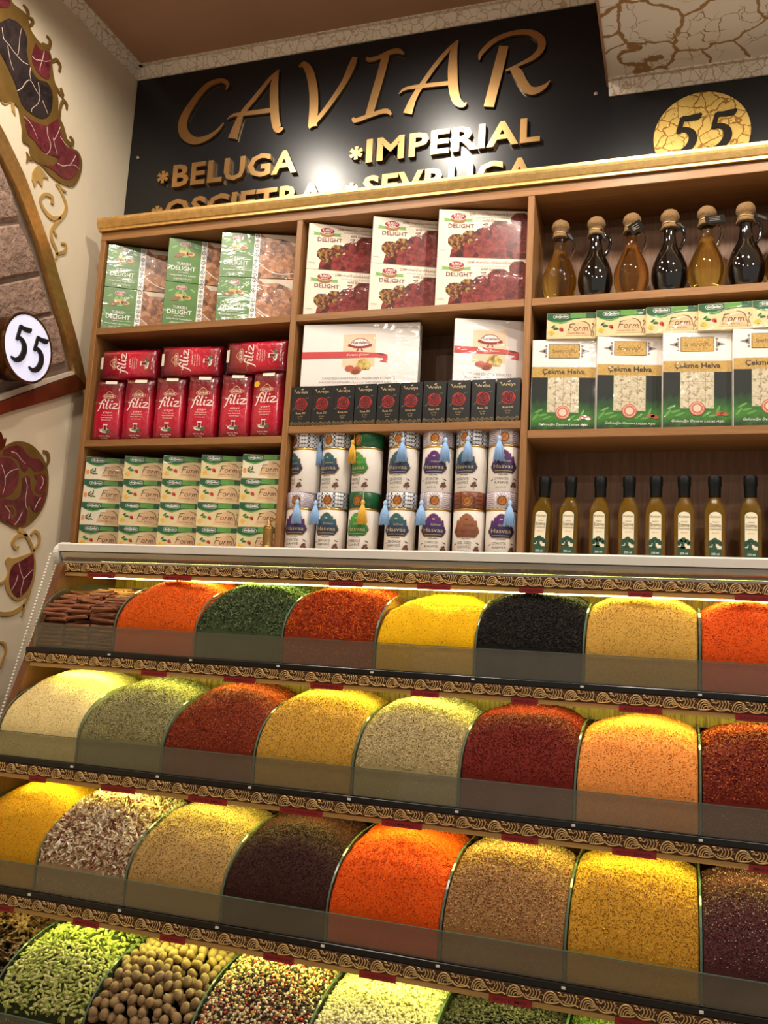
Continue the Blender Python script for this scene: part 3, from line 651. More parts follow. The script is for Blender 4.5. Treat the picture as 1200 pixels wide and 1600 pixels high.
mb.pstroke(fb, [(a, b, .0016) for a, b in pill]+[(pill[0][0], pill[0][1], .0016)], P_gold, 2, 1); mb.pstroke(fb, [(.035, .140, .0012), (.042, .147, .0014), (.047, .1495, .0014), (.052, .147, .0014), (.059, .140, .0012)], P_gold, 2)
mb.ptext(fb, 'ÇAYKUR', .047, .1318, .0058, P_pink, 3, .03, width=.030); mb.ptext(fb, 'çayı', .046, .0835, .006, P_pink, 3, .0, .2, width=.027)
for k, (t, wd) in enumerate([('Özenle seçilmiş', .034), ('taze filizlerden', .036), ('harmanlanmıştır', .030)]): mb.ptext(fb, t, .045, .076-.007*k, .0036, P_pink, 3, .0, width=wd)
mb.pell(fb, .044, .031, .0165, .0065, P_sau, 2, 18); mb.pell(fb, .044, .0325, .010, .0035, P_leaf, 3, 14)
mb.ppoly(fb, [(.038, .031), (.050, .031), (.0485, .040), (.051, .051), (.037, .051), (.0395, .040)], P_pink, 4); mb.ppoly(fb, [(.0392, .032), (.0488, .032), (.0473, .040), (.0492, .047), (.0388, .047), (.0407, .040)], P_tea, 5)
mb.pell(fb, .056, .0315, .0065, .004, P_leaf, 5, 8, .6); mb.pell(fb, .052, .027, .006, .003, P_leaf, 5, 8, -.6); mb.pstroke(fb, [(.024, .036, .0012), (.034, .034, .0012)], P_gold, 4)
mb.ptext(fb, 'Siyah Çay  500 g', .043, .014, .0035, P_pink, 3, width=.032); mb.ptext(fb, 'Net 500 g', .043, .008, .003, P_pink, 3, width=.02)
mb.pstroke(fb, [(.004, .1155, .0012), (.02, .1165, .0012), (.026, .1165, .0008)], P_line, 2)
printmesh = mb.mesh('printed_front')
mb = MB(); mb.prect(fb, .030, .173, .066, .1825, P_cream, 2, 4); stickmesh = mb.mesh('white_sticker')
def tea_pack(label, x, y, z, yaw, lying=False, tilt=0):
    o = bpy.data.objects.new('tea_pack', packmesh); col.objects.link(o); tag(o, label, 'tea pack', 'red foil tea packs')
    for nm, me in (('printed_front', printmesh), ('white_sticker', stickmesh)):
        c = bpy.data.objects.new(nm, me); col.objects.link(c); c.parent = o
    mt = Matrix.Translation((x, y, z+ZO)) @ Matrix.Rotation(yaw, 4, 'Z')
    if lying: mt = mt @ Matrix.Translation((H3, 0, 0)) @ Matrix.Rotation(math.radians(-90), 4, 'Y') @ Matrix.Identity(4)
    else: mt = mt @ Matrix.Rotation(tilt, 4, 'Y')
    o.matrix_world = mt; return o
Kf = 2.142/2.16
for i, (x, yaw) in enumerate([(-1.652, .20), (-1.546, .2), (-1.441, .18), (-1.335, .2), (-1.228, .16), (-1.131, .02)]):
    tea_pack(f'red foil tea pack standing on the shelf, {ORD[i]} from the cream wall', x*1.0 if i else -1.648, 2.147, ZBl, yaw)
mb = MB(); mb.pell(fb, .016, .150, .009, .009, plain('print_yellow_seal', (226, 172, 40), .4), 3, 14); mb.build('yellow_seal', [o for o in col.objects if o.name.startswith('tea_pack')][-1])
for i, (x, yaw, z) in enumerate([(-1.642, .10, .0), (-1.434, .12, 0), (-1.222, .02, 0)]):
    tea_pack(f'red foil tea pack lying sideways atop the others, {ORD[i]} from the cream wall', x, 2.147, ZBl+H3+.002+z, yaw, True)
# --- herbal tea cartons
W4, D4, H4 = .120, .062, .0667
F_bei = wrapmat('print_beige', (214, 196, 148), .08); F_grn = wrapmat('print_dark_green', (24, 84, 48), .15); F_mid = wrapmat('print_mid_green', (92, 150, 62), .1); F_tan = wrapmat('print_tan', (216, 178, 136), .05)
F_ink = wrapmat('print_brown_script', (58, 32, 22)); F_brown = wrapmat('print_swirl_brown', (128, 82, 44)); F_red = wrapmat('print_berry', (188, 44, 44)); F_yel = wrapmat('print_yellow_flower', (230, 182, 46)); F_pale = wrapmat('print_pale_beige', (226, 214, 188), .06); F_or = wrapmat('print_orange_fruit', (224, 140, 66))
def form_box(variant):
    o = carton('herbal_tea_box', W4, D4, H4, F_bei, 'tea box', 'herbal tea boxes', .0008); mb = MB(); f = fl2
    if variant: mb.prect(f, .0008, .0008, W4*.6, H4-.01, F_pale, 1)
    mb.ppoly(f, [(.0008, H4-.0008), (.0008, H4-.016), (.012, H4-.021), (.028, H4-.0255), (.040, H4-.0245), (.052, H4-.020), (.068, H4-.0165), (.086, H4-.0145), (W4-.0008, H4-.0145), (W4-.0008, H4-.0008)], F_grn, 2)
    mb.ppoly(f, [(.006, H4-.020), (.02, H4-.0245), (.034, H4-.0275), (.046, H4-.0245), (.056, H4-.0195), (.046, H4-.021), (.036, H4-.0235), (.024, H4-.0225)], F_mid, 3)
    mb.prect(f, .058, H4-.0138, .096, H4-.0012, F_mid, 3)
    pl = [(.0355+.0195*c, H4-.0098+.0058*s) for c, s in [(math.copysign(abs(math.cos(a))**.5, math.cos(a)), math.copysign(abs(math.sin(a))**.7, math.sin(a))) for a in np.linspace(0, 2*math.pi, 20, endpoint=False)]]
    mb.ppoly(f, pl, G_white, 4); mb.ppoly(f, [(.0355+(a-.0355)*.955, H4-.0098+(b-H4+.0098)*.86) for a, b in pl], F_grn, 5)
    mb.ptext(f, 'doğadan', .0355, H4-.0120, .0058, G_white, 6, .02, width=.031)
    dome = [(.046, .008), (.052, .024), (.062, .036), (.074, .0425), (.086, .0435), (.098, .039), (.106, .030), (.110, .018), (.112, .008)]
    mb.ppoly(f, dome, F_tan, 2)
    mb.pstroke(f, [(.084, .0445, .0008), (.096, .042, .0016), (.104, .034, .0022), (.106, .024, .0016), (.110, .014, .0024), (.108, .006, .001)], F_brown, 4)
    mb.pstroke(f, [(.119, .036, .0008), (.113, .029, .0016), (.111, .022, .0014), (.115, .012, .0022), (.113, .005, .001)], F_brown, 4); mb.pell(f, .1125, .037, .0024, .0026, F_brown, 4, 10)
    FRM = [[(.02, .02, .05), (.10, .5, .07), (.22, .95, .06)], [(.10, .92, .05), (.35, 1.0, .07), (.62, 1.0, .04)], [(.12, .52, .05), (.32, .56, .06), (.45, .55, .03)], [(.66, .5, .05), (.54, .34, .06), (.52, .12, .06), (.64, .04, .06), (.78, .16, .06), (.82, .38, .06), (.74, .5, .05), (.66, .5, .04)],
           [(1.0, .5, .05), (.95, .2, .07), (.93, .0, .05)], [(.97, .3, .04), (1.06, .46, .06), (1.18, .5, .04)], [(1.32, .5, .05), (1.28, .2, .07), (1.25, .0, .05)], [(1.3, .3, .04), (1.42, .48, .06), (1.48, .4, .06), (1.46, .0, .06)], [(1.5, .3, .04), (1.62, .48, .06), (1.70, .38, .06), (1.70, .1, .06), (1.78, .0, .04)]]
    for s in FRM: mb.pstroke(f, [(.053+a*.0275, .0195+b*.0185, w*.022) for a, b, w in s], F_ink, 5, 3)
    mb.ptext(f, 'Karışık Bitki Çayı', .074, .0125, .0034, F_brown, 4, 0, width=.040)
    if not variant:
        mb.pell(f, .020, .029, .008, .0022, F_mid, 3, 8, -.2); mb.pell(f, .016, .032, .006, .002, F_grn, 3, 8, .7); mb.pell(f, .023, .026, .007, .002, F_grn, 4, 8, .1)
        mb.pell(f, .036, .0245, .0052, .0048, F_red, 4, 7); mb.pell(f, .039, .0215, .003, .003, F_red, 4, 6); mb.ppoly(f, scallop(.0115, .0165, .0062, 10, .25), F_yel, 4); mb.pell(f, .0115, .0165, .002, .002, F_or, 5, 8)
    else:
        mb.pell(f, .008, .021, .005, .0075, F_or, 3, 10)
        for a, b, ro in ((.020, .028, .9), (.026, .024, .3), (.022, .018, -.5), (.029, .030, 1.3), (.017, .022, 1.7), (.031, .018, -.2)): mb.pell(f, a, b, .0065, .0018, P_leaf, 4, 8, ro)
    mb.build('printed_front', o); return o
fa, fc = form_box(0), form_box(1)
LV = ['bottom', 'third from top', 'second from top', 'topmost']
usedf = {0: False, 1: False}
def tea_box(v, x, y, z, yaw, label):
    src = fc if v else fa; o = copy_tree(src) if usedf[v] else src; usedf[v] = True; return place(o, x, y, z, yaw, label)
for i, (x, yaw) in enumerate([(-1.650, .42), (-1.518, .40), (-1.389, .42), (-1.266, .34), (-1.139, .20)]):
    for lv in range(4):
        v = 1 if (i == 0 and lv > 0) or (i == 4 and lv == 3) else 0
        jx = random.uniform(-.003, .003) if lv < 3 else 0
        if i == 0: jx = abs(jx)*.4
        tea_box(v, x+jx, 2.137+random.uniform(0, .002), ZB0+lv*(H4+.0003), yaw+(random.uniform(-.03, .03) if lv < 3 else 0), f'beige green herbal tea box, {LV[lv]}, {ORD[i]} stack from the cream wall')
# --- black rose oil boxes
W5, D5, H5 = .0605, .04, .111
R_blk = plain('print_rose_black', (34, 33, 34), .3, coat=.3, vary=.05); R_rose = plain('print_rose_red', (176, 46, 44), .35, vary=.1); R_dark = plain('print_rose_dark', (64, 8, 14), .5); R_gold = plain('print_rose_gold', (196, 176, 130), .35, .3); R_lace = plain('print_gold_lace', (112, 96, 62), .4, .3, vary=.25, vscale=300); R_gry = plain('print_rose_leaf', (70, 74, 66), .5)
ro = carton('rose_oil_box', W5, D5, H5, R_blk, 'box', 'black rose oil boxes', .0008); mb = MB(); f = fl2
mb.ptext(f, 'Arelya', W5*.52, H5-.0195, .0075, R_gold, 3, .01, width=.033); mb.pstroke(f, [(.008, H5-.012, .001), (.011, H5-.010, .0016), (.012, H5-.014, .0014), (.015, H5-.017, .0012)], R_gold, 3); mb.pell(f, .032, H5-.0085, .004, .0018, R_gold, 3, 8, .4)
cx, cz = W5*.5, .061
mb.ppoly(f, scallop(cx, cz, .0178, 14, .07), R_rose, 2)
for rr in (.0150, .0122, .0094, .0066, .004):
    for s0 in (0, 2.2, 4.3): mb.pstroke(f, [(cx+rr*math.cos(a+s0+rr*300), cz+rr*.95*math.sin(a+s0+rr*300), .0006+.0017*math.sin((a)/1.8*math.pi)) for a in np.linspace(0, 1.8, 6)], R_dark, 4, 1)
mb.pell(f, cx, cz, .0022, .0022, R_dark, 4, 8); mb.pell(f, .048, .078, .0055, .0018, R_gry, 1, 8, .2); mb.pell(f, .010, .048, .0065, .002, R_gry, 1, 8, .6)
mb.ptext(f, 'Rose Oil', cx, .0335, .0056, R_gold, 3, .012, width=.027); mb.ptext(f, 'زيت الورد', cx, .026, .004, R_gold, 3, width=.016); mb.ptext(f, '10 ml', cx, .0195, .003, R_gold, 3, width=.010)
for k in range(5): mb.pell(f, .0065+k*.0118, .004, .0062, .0075 if k % 2 else .0095, R_lace, 2, 10)
for k in range(5):
    c0 = .0065+k*.0118; mb.pell(f, c0, .004, .0038, .005, R_blk, 3, 10); mb.pell(f, c0, .004, .002, .003, R_lace, 4, 8)
mb.prect(f, .0008, .0008, W5-.0008, .004, R_lace, 2)
mb.v = [(x, y, max(z, .0006)) for x, y, z in mb.v]; mb.v = [(min(max(x, .0005), W5-.0005), y, z) for x, y, z in mb.v]
mb.build('printed_front', ro)
rx = [-1.0060, -.9455, -.8845, -.8215, -.759, -.6965, -.633, -.5695, -.506, -.4415]
for i, x in enumerate(rx):
    o = ro if i == 0 else copy_tree(ro); place(o, x, 2.137+(.002 if i % 3 else 0), ZCm, 0, f'black rose oil box, {ORD[i]} in its row from the red tea packs')
# --- white candied chestnut boxes
C_wh = wrapmat('print_box_white', (236, 228, 224), .02); C_sq = wrapmat('print_peach', (238, 200, 168), .04); C_rib = wrapmat('print_ribbon_red', (196, 66, 66), .05); C_rd = wrapmat('print_ribbon_dark', (140, 34, 40)); C_nut = wrapmat('print_chestnut', (178, 86, 56), .1); C_foil = blobs('print_gold_foil', [(.25, (120, 90, 36)), (.45, (190, 156, 70)), (.6, (226, 202, 120)), (.8, (150, 118, 52))], 110); C_gry = wrapmat('print_text_grey', (140, 128, 124))
def chestnut(w, h, text, script, kx):
    o = carton('candied_chestnut_box', w, .035, h, C_wh, 'box', None, .0015); del o['group']; mb = MB(); f = fl2; cx = w*kx; s = h/.177
    mb.prect(f, cx-.047*s, .055*s, cx+.043*s, .146*s, C_sq, 1)
    arc = [(cx+.027*s*math.cos(a), .113*s+.021*s*math.sin(a), .0018) for a in np.linspace(.0, math.pi, 12)]; mb.ppoly(f, [(a, b) for a, b, _ in arc], C_wh, 2); mb.pstroke(f, arc, C_rd, 3, 1)
    mb.pstroke(f, [(cx-.033*s, .116*s, .007), (cx-.012*s, .110*s, .006), (cx+.012*s, .110*s, .006), (cx+.033*s, .116*s, .007)], C_rd, 4); mb.ppoly(f, [(cx-.003, .108*s), (cx-.011*s, .098*s), (cx-.004*s, .100*s)], C_rd, 4); mb.ppoly(f, [(cx+.003, .108*s), (cx+.011*s, .098*s), (cx+.004*s, .100*s)], C_rd, 4)
    mb.ptext(f, 'Kardelen', cx, .1185*s, .0085*s, C_rd, 4, .012, width=.042*s)
    mb.ppoly(f, [(.0008, .079*s), (.0008, .098*s), (cx-.02, .097*s), (cx+.058*s, .092*s), (cx+.078*s, .087*s), (cx+.079*s, .066*s), (cx+.055*s, .069*s), (cx+.066*s, .073*s), (cx+.068*s, .079*s), (cx+.045*s, .081*s), (cx-.02, .080*s)], C_rib, 5); mb.ppoly(f, [(cx+.046*s, .0925*s), (cx+.066*s, .0905*s), (cx+.077*s, .086*s), (cx+.062*s, .085*s)], C_rd, 6)
    mb.ptext(f, script, cx-.005, .0855*s, .006*s, G_white, 6, -.005, .35, width=.062*s)
    mb.ppoly(f, scallop(cx+.010*s, .061*s, .019*s, 9, .3), C_foil, 3); mb.pell(f, cx-.026*s, .050*s, .013*s, .0085*s, C_nut, 4, 14, .1); mb.pell(f, cx-.008*s, .044*s, .0155*s, .010*s, C_nut, 5, 16, .1); mb.pell(f, cx-.008*s, .041*s, .011*s, .006*s, wrapmat('print_chestnut_dark', (140, 62, 40)), 6, 12, .1)
    mb.ptext(f, text[0], w*.5, .019*s, .0065*s, C_gry, 2, 0, width=w*.62); mb.ptext(f, text[1], w*.5, .009*s, .0048*s, C_gry, 2, 0, width=w*.66)
    mb.build('printed_front', o); return o
o = chestnut(.325, .176, ('CANDIED CHESTNUTS – MARRONS CONFITS', 'KANDIERTE KASTANIEN  كستناء  KARTANEN A CAROTTE'), 'Kestane Şekeri', .50)
place(o, -.985, 2.140, ZCm+H5+.0005, .10, 'long white candied chestnut box with red printed ribbon atop rose oil boxes')
o = chestnut(.186, .168, ('CANDIED CHESTNUTS', 'KANDIERTE KASTANIEN  كستناء'), 'Kestane Şekeri', .50)
place(o, -.558, 2.140, ZCm+H5+.0005, .30, 'square white candied chestnut box beside the wooden divider atop rose oil boxes')
# --- pulled halva boxes
W7, D7, H7 = .156, .034, .2335
H_grn = None
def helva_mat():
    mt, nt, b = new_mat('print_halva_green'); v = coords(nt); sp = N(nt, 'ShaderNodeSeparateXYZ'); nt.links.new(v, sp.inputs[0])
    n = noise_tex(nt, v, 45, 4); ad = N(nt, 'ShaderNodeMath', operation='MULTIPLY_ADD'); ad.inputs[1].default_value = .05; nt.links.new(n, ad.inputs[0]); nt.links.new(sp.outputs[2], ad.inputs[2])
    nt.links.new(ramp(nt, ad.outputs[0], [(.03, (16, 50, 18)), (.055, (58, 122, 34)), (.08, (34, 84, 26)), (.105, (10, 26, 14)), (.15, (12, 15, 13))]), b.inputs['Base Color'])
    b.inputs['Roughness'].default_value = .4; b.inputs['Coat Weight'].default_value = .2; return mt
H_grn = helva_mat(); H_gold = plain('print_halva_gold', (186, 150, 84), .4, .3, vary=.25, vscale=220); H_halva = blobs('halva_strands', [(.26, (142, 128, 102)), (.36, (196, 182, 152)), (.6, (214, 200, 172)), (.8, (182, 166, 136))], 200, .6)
H_ink = wrapmat('print_halva_ink', (50, 32, 16)); H_org = wrapmat('print_seal_orange', (196, 110, 78)); H_wh = C_wh
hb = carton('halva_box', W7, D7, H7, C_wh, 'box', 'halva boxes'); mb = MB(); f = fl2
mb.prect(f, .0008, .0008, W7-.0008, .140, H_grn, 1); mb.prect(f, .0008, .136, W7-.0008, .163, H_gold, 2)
mb.prect(f, .040, .186, .116, .222, H_ink, 2); mb.prect(f, .0412, .1872, .1148, .2208, H_gold, 3)
mb.ptext(f, 'Spetiroğlu', .078, .199, .012, H_ink, 4, -.012, .4, width=.062)
for sg, x in ((-1, .036), (1, .120)):
    mb.ppoly(f, [(x, .213), (x+sg*.008, .208), (x+sg*.022, .204), (x+sg*.008, .200), (x, .195)], C_gry, 2); mb.pell(f, x+sg*.006, .204, .004, .004, H_ink, 3, 4)
    for dz in (-.013, .013): mb.pell(f, x+sg*.002, .204+dz, .003, .003, C_gry, 3, 8)
mb.ptext(f, 'Çekme Helva', .078, .1455, .0125, H_ink, 4, .02, width=.104)
mb.prect(f, .040, .047, .116, .136, wrapmat('print_window_edge', (176, 186, 150)), 3); mb.prect(f, .0415, .0485, .1145, .1355, H_halva, 4)
for x in (.059, .078, .096): mb.prect(f, x, .0485, x+.0008, .1355, plain('halva_groove', (140, 124, 98), .6), 5)
for z in (.07, .112): mb.prect(f, .0415, z, .1145, z+.0006, plain('halva_groove', (140, 124, 98), .6), 5)
mb.pell(f, .078, .047, .0175, .0175, H_org, 6, 22); mb.pell(f, .078, .047, .0145, .0145, C_wh, 7, 20); mb.pell(f, .078, .047, .0135, .0135, H_org, 8, 20); mb.pell(f, .078, .047, .009, .009, wrapmat('print_seal_pale', (226, 196, 178)), 9, 16)
for a, b, r0 in ((.128, .036, .1), (.138, .034, -.2)): mb.pell(f, a, b, .010, .0045, C_nut, 5, 12, r0)
for a, b, r0 in ((.10, .034, .6), (.115, .030, .2), (.125, .044, 1.2), (.02, .05, .5), (.03, .04, .2), (.012, .035, .9), (.04, .033, .4)): mb.pell(f, a, b, .012, .003, F_mid, 3, 8, r0)
mb.ptext(f, 'Geleneğin Devamı Lezzet Aşkı', .080, .014, .0058, G_white, 5, 0, .25, width=.118)
mb.build('printed_front', hb)
for i, (x, yaw) in enumerate([(-.3545, .16), (-.1955, .2), (-.0425, .12), (.114, .09)]):
    o = hb if i == 0 else copy_tree(hb); place(o, x, 2.137, ZEr, yaw, f'white and green halva box, {ORD[i]} in its row from the wooden divider')
for i, (x, yaw) in enumerate([(-.321, .10), (-.2005, .09), (-.0825, .07), (.0365, .02), (.155, .02)]):
    tea_box(0, x, 2.138, ZEr+H7+.0005, yaw, f'herbal tea box resting on top of the halva boxes, {ORD[i]} from the wooden divider')
# --- coffee tins with tassels
RT, HT, HL = .0405, .1625, .046
T_body = plain('tin_white_paper', (228, 220, 212), .45, vary=.03); T_gold = plain('tin_gold_rim', (200, 160, 84), .3, .9); T_ink = plain('tin_ink', (60, 54, 50), .5)
LIDS = {'blue': pattern('lid_tile_blue', (224, 224, 226), (44, 48, 72), 95, 'EUCLIDEAN', .5), 'lilac': pattern('lid_tile_lilac', (218, 208, 212), (128, 106, 132), 95, 'MANHATTAN', .6), 'green': plain('lid_green', (14, 84, 46), .35, vary=.05), 'brown': pattern('lid_tile_brown', (130, 66, 38), (80, 32, 20), 95, 'EUCLIDEAN', .5)}
def cart_mat(name, a, b, c):
    mt, nt, bs = new_mat(name); v = coords(nt); sp = N(nt, 'ShaderNodeSeparateXYZ'); nt.links.new(v, sp.inputs[0])
    n = noise_tex(nt, v, 40, 3); ad = N(nt, 'ShaderNodeMath', operation='MULTIPLY_ADD'); ad.inputs[1].default_value = .03; nt.links.new(n, ad.inputs[0]); nt.links.new(sp.outputs[2], ad.inputs[2])
    nt.links.new(ramp(nt, ad.outputs[0], [(.055, c), (.085, b), (.11, a)]), bs.inputs['Base Color']); bs.inputs['Roughness'].default_value = .35; bs.inputs['Coat Weight'].default_value = .4; return mt
CARTS = {'teal': cart_mat('cartouche_teal', (38, 96, 104), (36, 52, 84), (24, 24, 48)), 'purple': cart_mat('cartouche_purple', (88, 40, 110), (48, 34, 84), (22, 24, 44)), 'green': cart_mat('cartouche_green', (64, 160, 60), (40, 120, 50), (24, 78, 40)), 'brown': cart_mat('cartouche_copper', (150, 96, 66), (128, 76, 50), (96, 52, 34))}
TAS = {'blue': plain('tassel_blue', (146, 182, 226), .7, vary=.15, vscale=400), 'gold': plain('tassel_gold', (226, 176, 62), .7, vary=.2, vscale=400)}
TASD = {'blue': plain('tassel_blue_cord', (170, 196, 228), .7), 'gold': plain('tassel_gold_cord', (214, 170, 84), .7)}
T_bean = plain('lid_seal_bean', (176, 104, 44), .4, .2, vary=.2, vscale=200); T_seal = plain('lid_seal_dark', (112, 52, 24), .4); T_tree = plain('tin_tree', (92, 50, 40), .6, vary=.2)
def can_shape(x): # half height of the ogee cartouche at |x| (0..1)
    x = abs(x); return (.60 if x > .93 else .78 if x > .80 else .92 if x > .5 else 1.0-.0*x, )
def coffee_tin(label, x, z, lid, cart, tas, turn, tasturn, words, y=2.180):
    root = empty('coffee_tin', x, y, z, turn); tag(root, label, 'coffee tin', 'coffee tins on the lower middle shelf')
    mb = MB(); mb.lathe([(RT-.002, 0), (RT, .002), (RT, HT-HL-.002), (RT-.001, HT-HL)], T_body, 40); mb.build('can_body', root, smooth=True)
    mb = MB(); mb.lathe([(RT+.0004, HT-HL-.0015), (RT+.0009, HT-HL), (RT+.0009, HT-HL+.003), (RT+.0004, HT-HL+.0035)], T_gold, 40); mb.build('gold_rim', root, smooth=True)
    mb = MB(); mb.lathe([(RT+.0006, HT-HL+.0035), (RT+.0008, HT-.002), (RT-.001, HT), (RT-.003, HT-.001), (RT-.006, HT-.003)], LIDS[lid], 40); ld = mb.build('lid', root, smooth=True)
    cy = lambda u, v, l: ((RT+.0008+.0002*l)*math.sin(u/RT), -(RT+.0008+.0002*l)*math.cos(u/RT), v)
    mb = MB(); zc = HT-HL*.48
    mb.pell(cy, 0, zc, .0128, .0138, T_gold, 1, 18); mb.pell(cy, 0, zc, .0112, .0120, T_seal, 2, 18); mb.pell(cy, 0, zc, .0085, .0092, T_gold, 3, 16); mb.pell(cy, 0, zc, .0076, .0082, T_bean, 4, 14); mb.pstroke(cy, [(-.004, zc-.005, .0012), (.0, zc, .0016), (.004, zc+.005, .0012)], T_seal, 5, 3)
    mb.build('seal', ld)
    mb = MB(); cw, zc0, zt0 = .0335, .048, .101
    def outline(k):
        up = []
        for s in np.linspace(-1, 1, 33):
            a = abs(s); top = zt0-(.0 if a < .32 else .007 if a < .55 else .0135 if a < .8 else .026 if a < .93 else .034); top += (.005*math.cos(a/.32*math.pi/2) if a < .32 else .004*math.sin((a-.32)/.23*math.pi) if a < .55 else .003*math.sin((a-.55)/.25*math.pi) if a < .8 else 0)
            bot = zc0+(0 if a < .7 else .004 if a < .86 else .010 if a < .95 else .016); up.append((s*cw*k, (top-.075)*k+.075, (bot-.075)*k+.075))
        return up
    for k, mt, ly in ((1.05, T_gold, 1), (1.0, CARTS[cart], 2)):
        up = outline(k); mb.add([cy(a, b, ly) for a, b, c in up]+[cy(a, c, ly) for a, b, c in up], [(33+i, 34+i, i+1, i) for i in range(32)], mt)
    tg = R_gold if cart != 'brown' else T_seal
    mb.ptext(cy, 'Hasvaa', 0, .060, .0105, tg, 4, -.002, width=.050); mb.ptext(cy, 'Kahvesi', .006, .076, .006, tg, 4, 0, .3, width=.026); mb.pell(cy, 0, .093, .004, .0022, tg, 4, 8)
    mb.prect(cy, -.022, .0525, .022, .0535, tg, 4, 6)
    mb.pstroke(cy, [(-.012, .043, .0008), (-.005, .0438, .0016), (0, .043, .001), (.005, .0438, .0016), (.012, .043, .0008)], T_ink, 2)
    mb.ptext(cy, words[0], -.004, .0305, .0065, T_ink, 2, -.004, width=.036); mb.ptext(cy, words[1], -.004, .0205, .0065, T_ink, 2, -.004, width=.034); mb.ptext(cy, 'القهوة التركية', -.004, .011, .004, T_ink, 2, 0, width=.026)
    for a, b, r in ((.026, .020, .0052), (.031, .016, .0042), (.022, .015, .004), (.029, .023, .0036)): mb.ppoly(cy, scallop(a, b, r, 8, .25), T_tree, 3)
    mb.prect(cy, .0255, .006, .0272, .016, T_tree, 3); mb.pell(cy, .030, .033, .006, .0012, T_ink, 2, 8, -.4); mb.pell(cy, -.030, .030, .005, .001, T_ink, 2, 8, .4)
    mb.prect(cy, -RT*2.6, .004, -RT*1.9, HT-HL-.012, plain('tin_back_text', (150, 144, 138), .5), 1, 8)
    mb.build('printed_label', root)
    if tas:
        a = tasturn; q = lambda r, zz, da=0: (r*math.sin(a+da), -r*math.cos(a+da), zz)
        mb = MB(); r0 = RT+.003
        mb.tube([q(r0*.8, HT+.001), q(r0, HT-.001), q(r0+.001, HT-.016), q(r0+.002, HT-.027)], .0012, TASD[tas], 6)
        cord = mb.build('tassel_cord', root, smooth=True)
        c = q(r0+.005, 0); mb = MB()
        mb.lathe([(.001, HT-.021), (.0048, HT-.025), (.0058, HT-.030), (.0042, HT-.034), (.0036, HT-.036)], TASD[tas], 12, c); mb.build('tassel_knot', cord, smooth=True)
        mb = MB(); L = .050; seg = 34
        for k in range(seg):
            t = 2*math.pi*k/seg; wob = random.uniform(.8, 1.1)
            p0 = (c[0]+.0028*math.cos(t), c[1]+.0028*math.sin(t), HT-.035); p1 = (c[0]+.0098*math.cos(t)*wob, c[1]+.0050*math.sin(t), HT-.055); p2 = (c[0]+.0142*math.cos(t)*wob, c[1]+.0055*math.sin(t), HT-.036-L*random.uniform(.93, 1.03))
            mb.tube([p0, p1, p2], [.0012, .0015, .0010], TAS[tas], 4)
        mb.lathe([(.003, HT-.036), (.0085, HT-.052), (.012, HT-.080)], TAS[tas], 14, c, 1, .4)
        mb.build('tassel_skirt', cord, smooth=True)
    return root
SEH, OTA, DIB, OZL = ('ŞEHZADE', 'KAHVESİ'), ('OTANTİK', 'KAHVE'), ('DİBEKLİ', 'KAHVE'), ('ÖZEL DİBEK', 'KAHVESİ')
UP = [(-.965, 'blue', 'teal', None, -.72, 0, SEH), (-.878, 'blue', 'teal', 'blue', -.30, -.9, SEH), (-.790, 'green', 'green', 'gold', -.45, -.28, DIB), (-.690, 'blue', 'teal', 'blue', -.10, .30, SEH), (-.597, 'lilac', 'purple', 'blue', .0, .62, OTA), (-.508, 'blue', 'teal', 'blue', -.25, .25, SEH), (-.4235, 'lilac', 'purple', 'blue', .15, -.25, OTA)]
LO = [(-.972, 'lilac', 'purple', 'blue', .0, .15, OTA), (-.882, 'blue', 'teal', 'blue', .0, -.85, SEH), (-.792, 'green', 'green', 'gold', -.15, .40, DIB), (-.690, 'blue', 'teal', 'blue', .02, -.75, SEH), (-.597, 'lilac', 'purple', 'blue', .16, -.75, OTA), (-.508, 'brown', 'brown', None, .06, 0, OZL), (-.424, 'lilac', 'purple', 'blue', .15, .42, OTA)]
CN = {'teal': 'teal and navy', 'purple': 'purple', 'green': 'bright green', 'brown': 'copper brown'}; LN = {'blue': 'blue patterned lid', 'lilac': 'lilac patterned lid', 'green': 'dark green lid', 'brown': 'brown patterned lid'}
for nm, L, z in (('upper', UP, ZB0+HT), ('lower', LO, ZB0)):
    for i, (x, lid, ct, ts, tu, tt, wd) in enumerate(L):
        coffee_tin(f'white coffee tin, {CN[ct]} badge, {LN[lid]}, {nm} row, {ORD[i]} from tea boxes', x, z, lid, ct, ts, tu, tt, wd)
# --- small brass grinder
br = empty('brass_grinder', -1.036, 2.118, ZB0); tag(br, 'small brass hand grinder with crank in front of herbal tea boxes', 'grinder')
M_brass = plain('old_brass', (164, 128, 72), .35, .9, vary=.25, vscale=150, bmp=.5, bscale=400)
mb = MB(); mb.lathe([(.016, 0), (.0175, .002), (.0175, .010), (.014, .012), (.0135, .014), (.0135, .054), (.0145, .056), (.0145, .060), (.012, .062)], M_brass, 20); mb.build('body', br, smooth=True)
mb = MB(); mb.lathe([(.012, .062), (.0135, .064), (.0075, .069), (.004, .073), (.004, .081), (.0015, .083)], M_brass, 16); mb.build('dome_cap', br, smooth=True)
mb = MB(); mb.tube([(-.003, 0, .079), (.008, -.002, .080), (.016, -.003, .0815)], .0022, M_brass, 6); k = mb.build('crank_arm', br, smooth=True)
mb = MB(); mb.lathe([(.001, .081), (.0032, .083), (.0036, .088), (.001, .091)], M_brass, 10, (.016, -.003, 0)); mb.build('crank_knob', k, smooth=True)
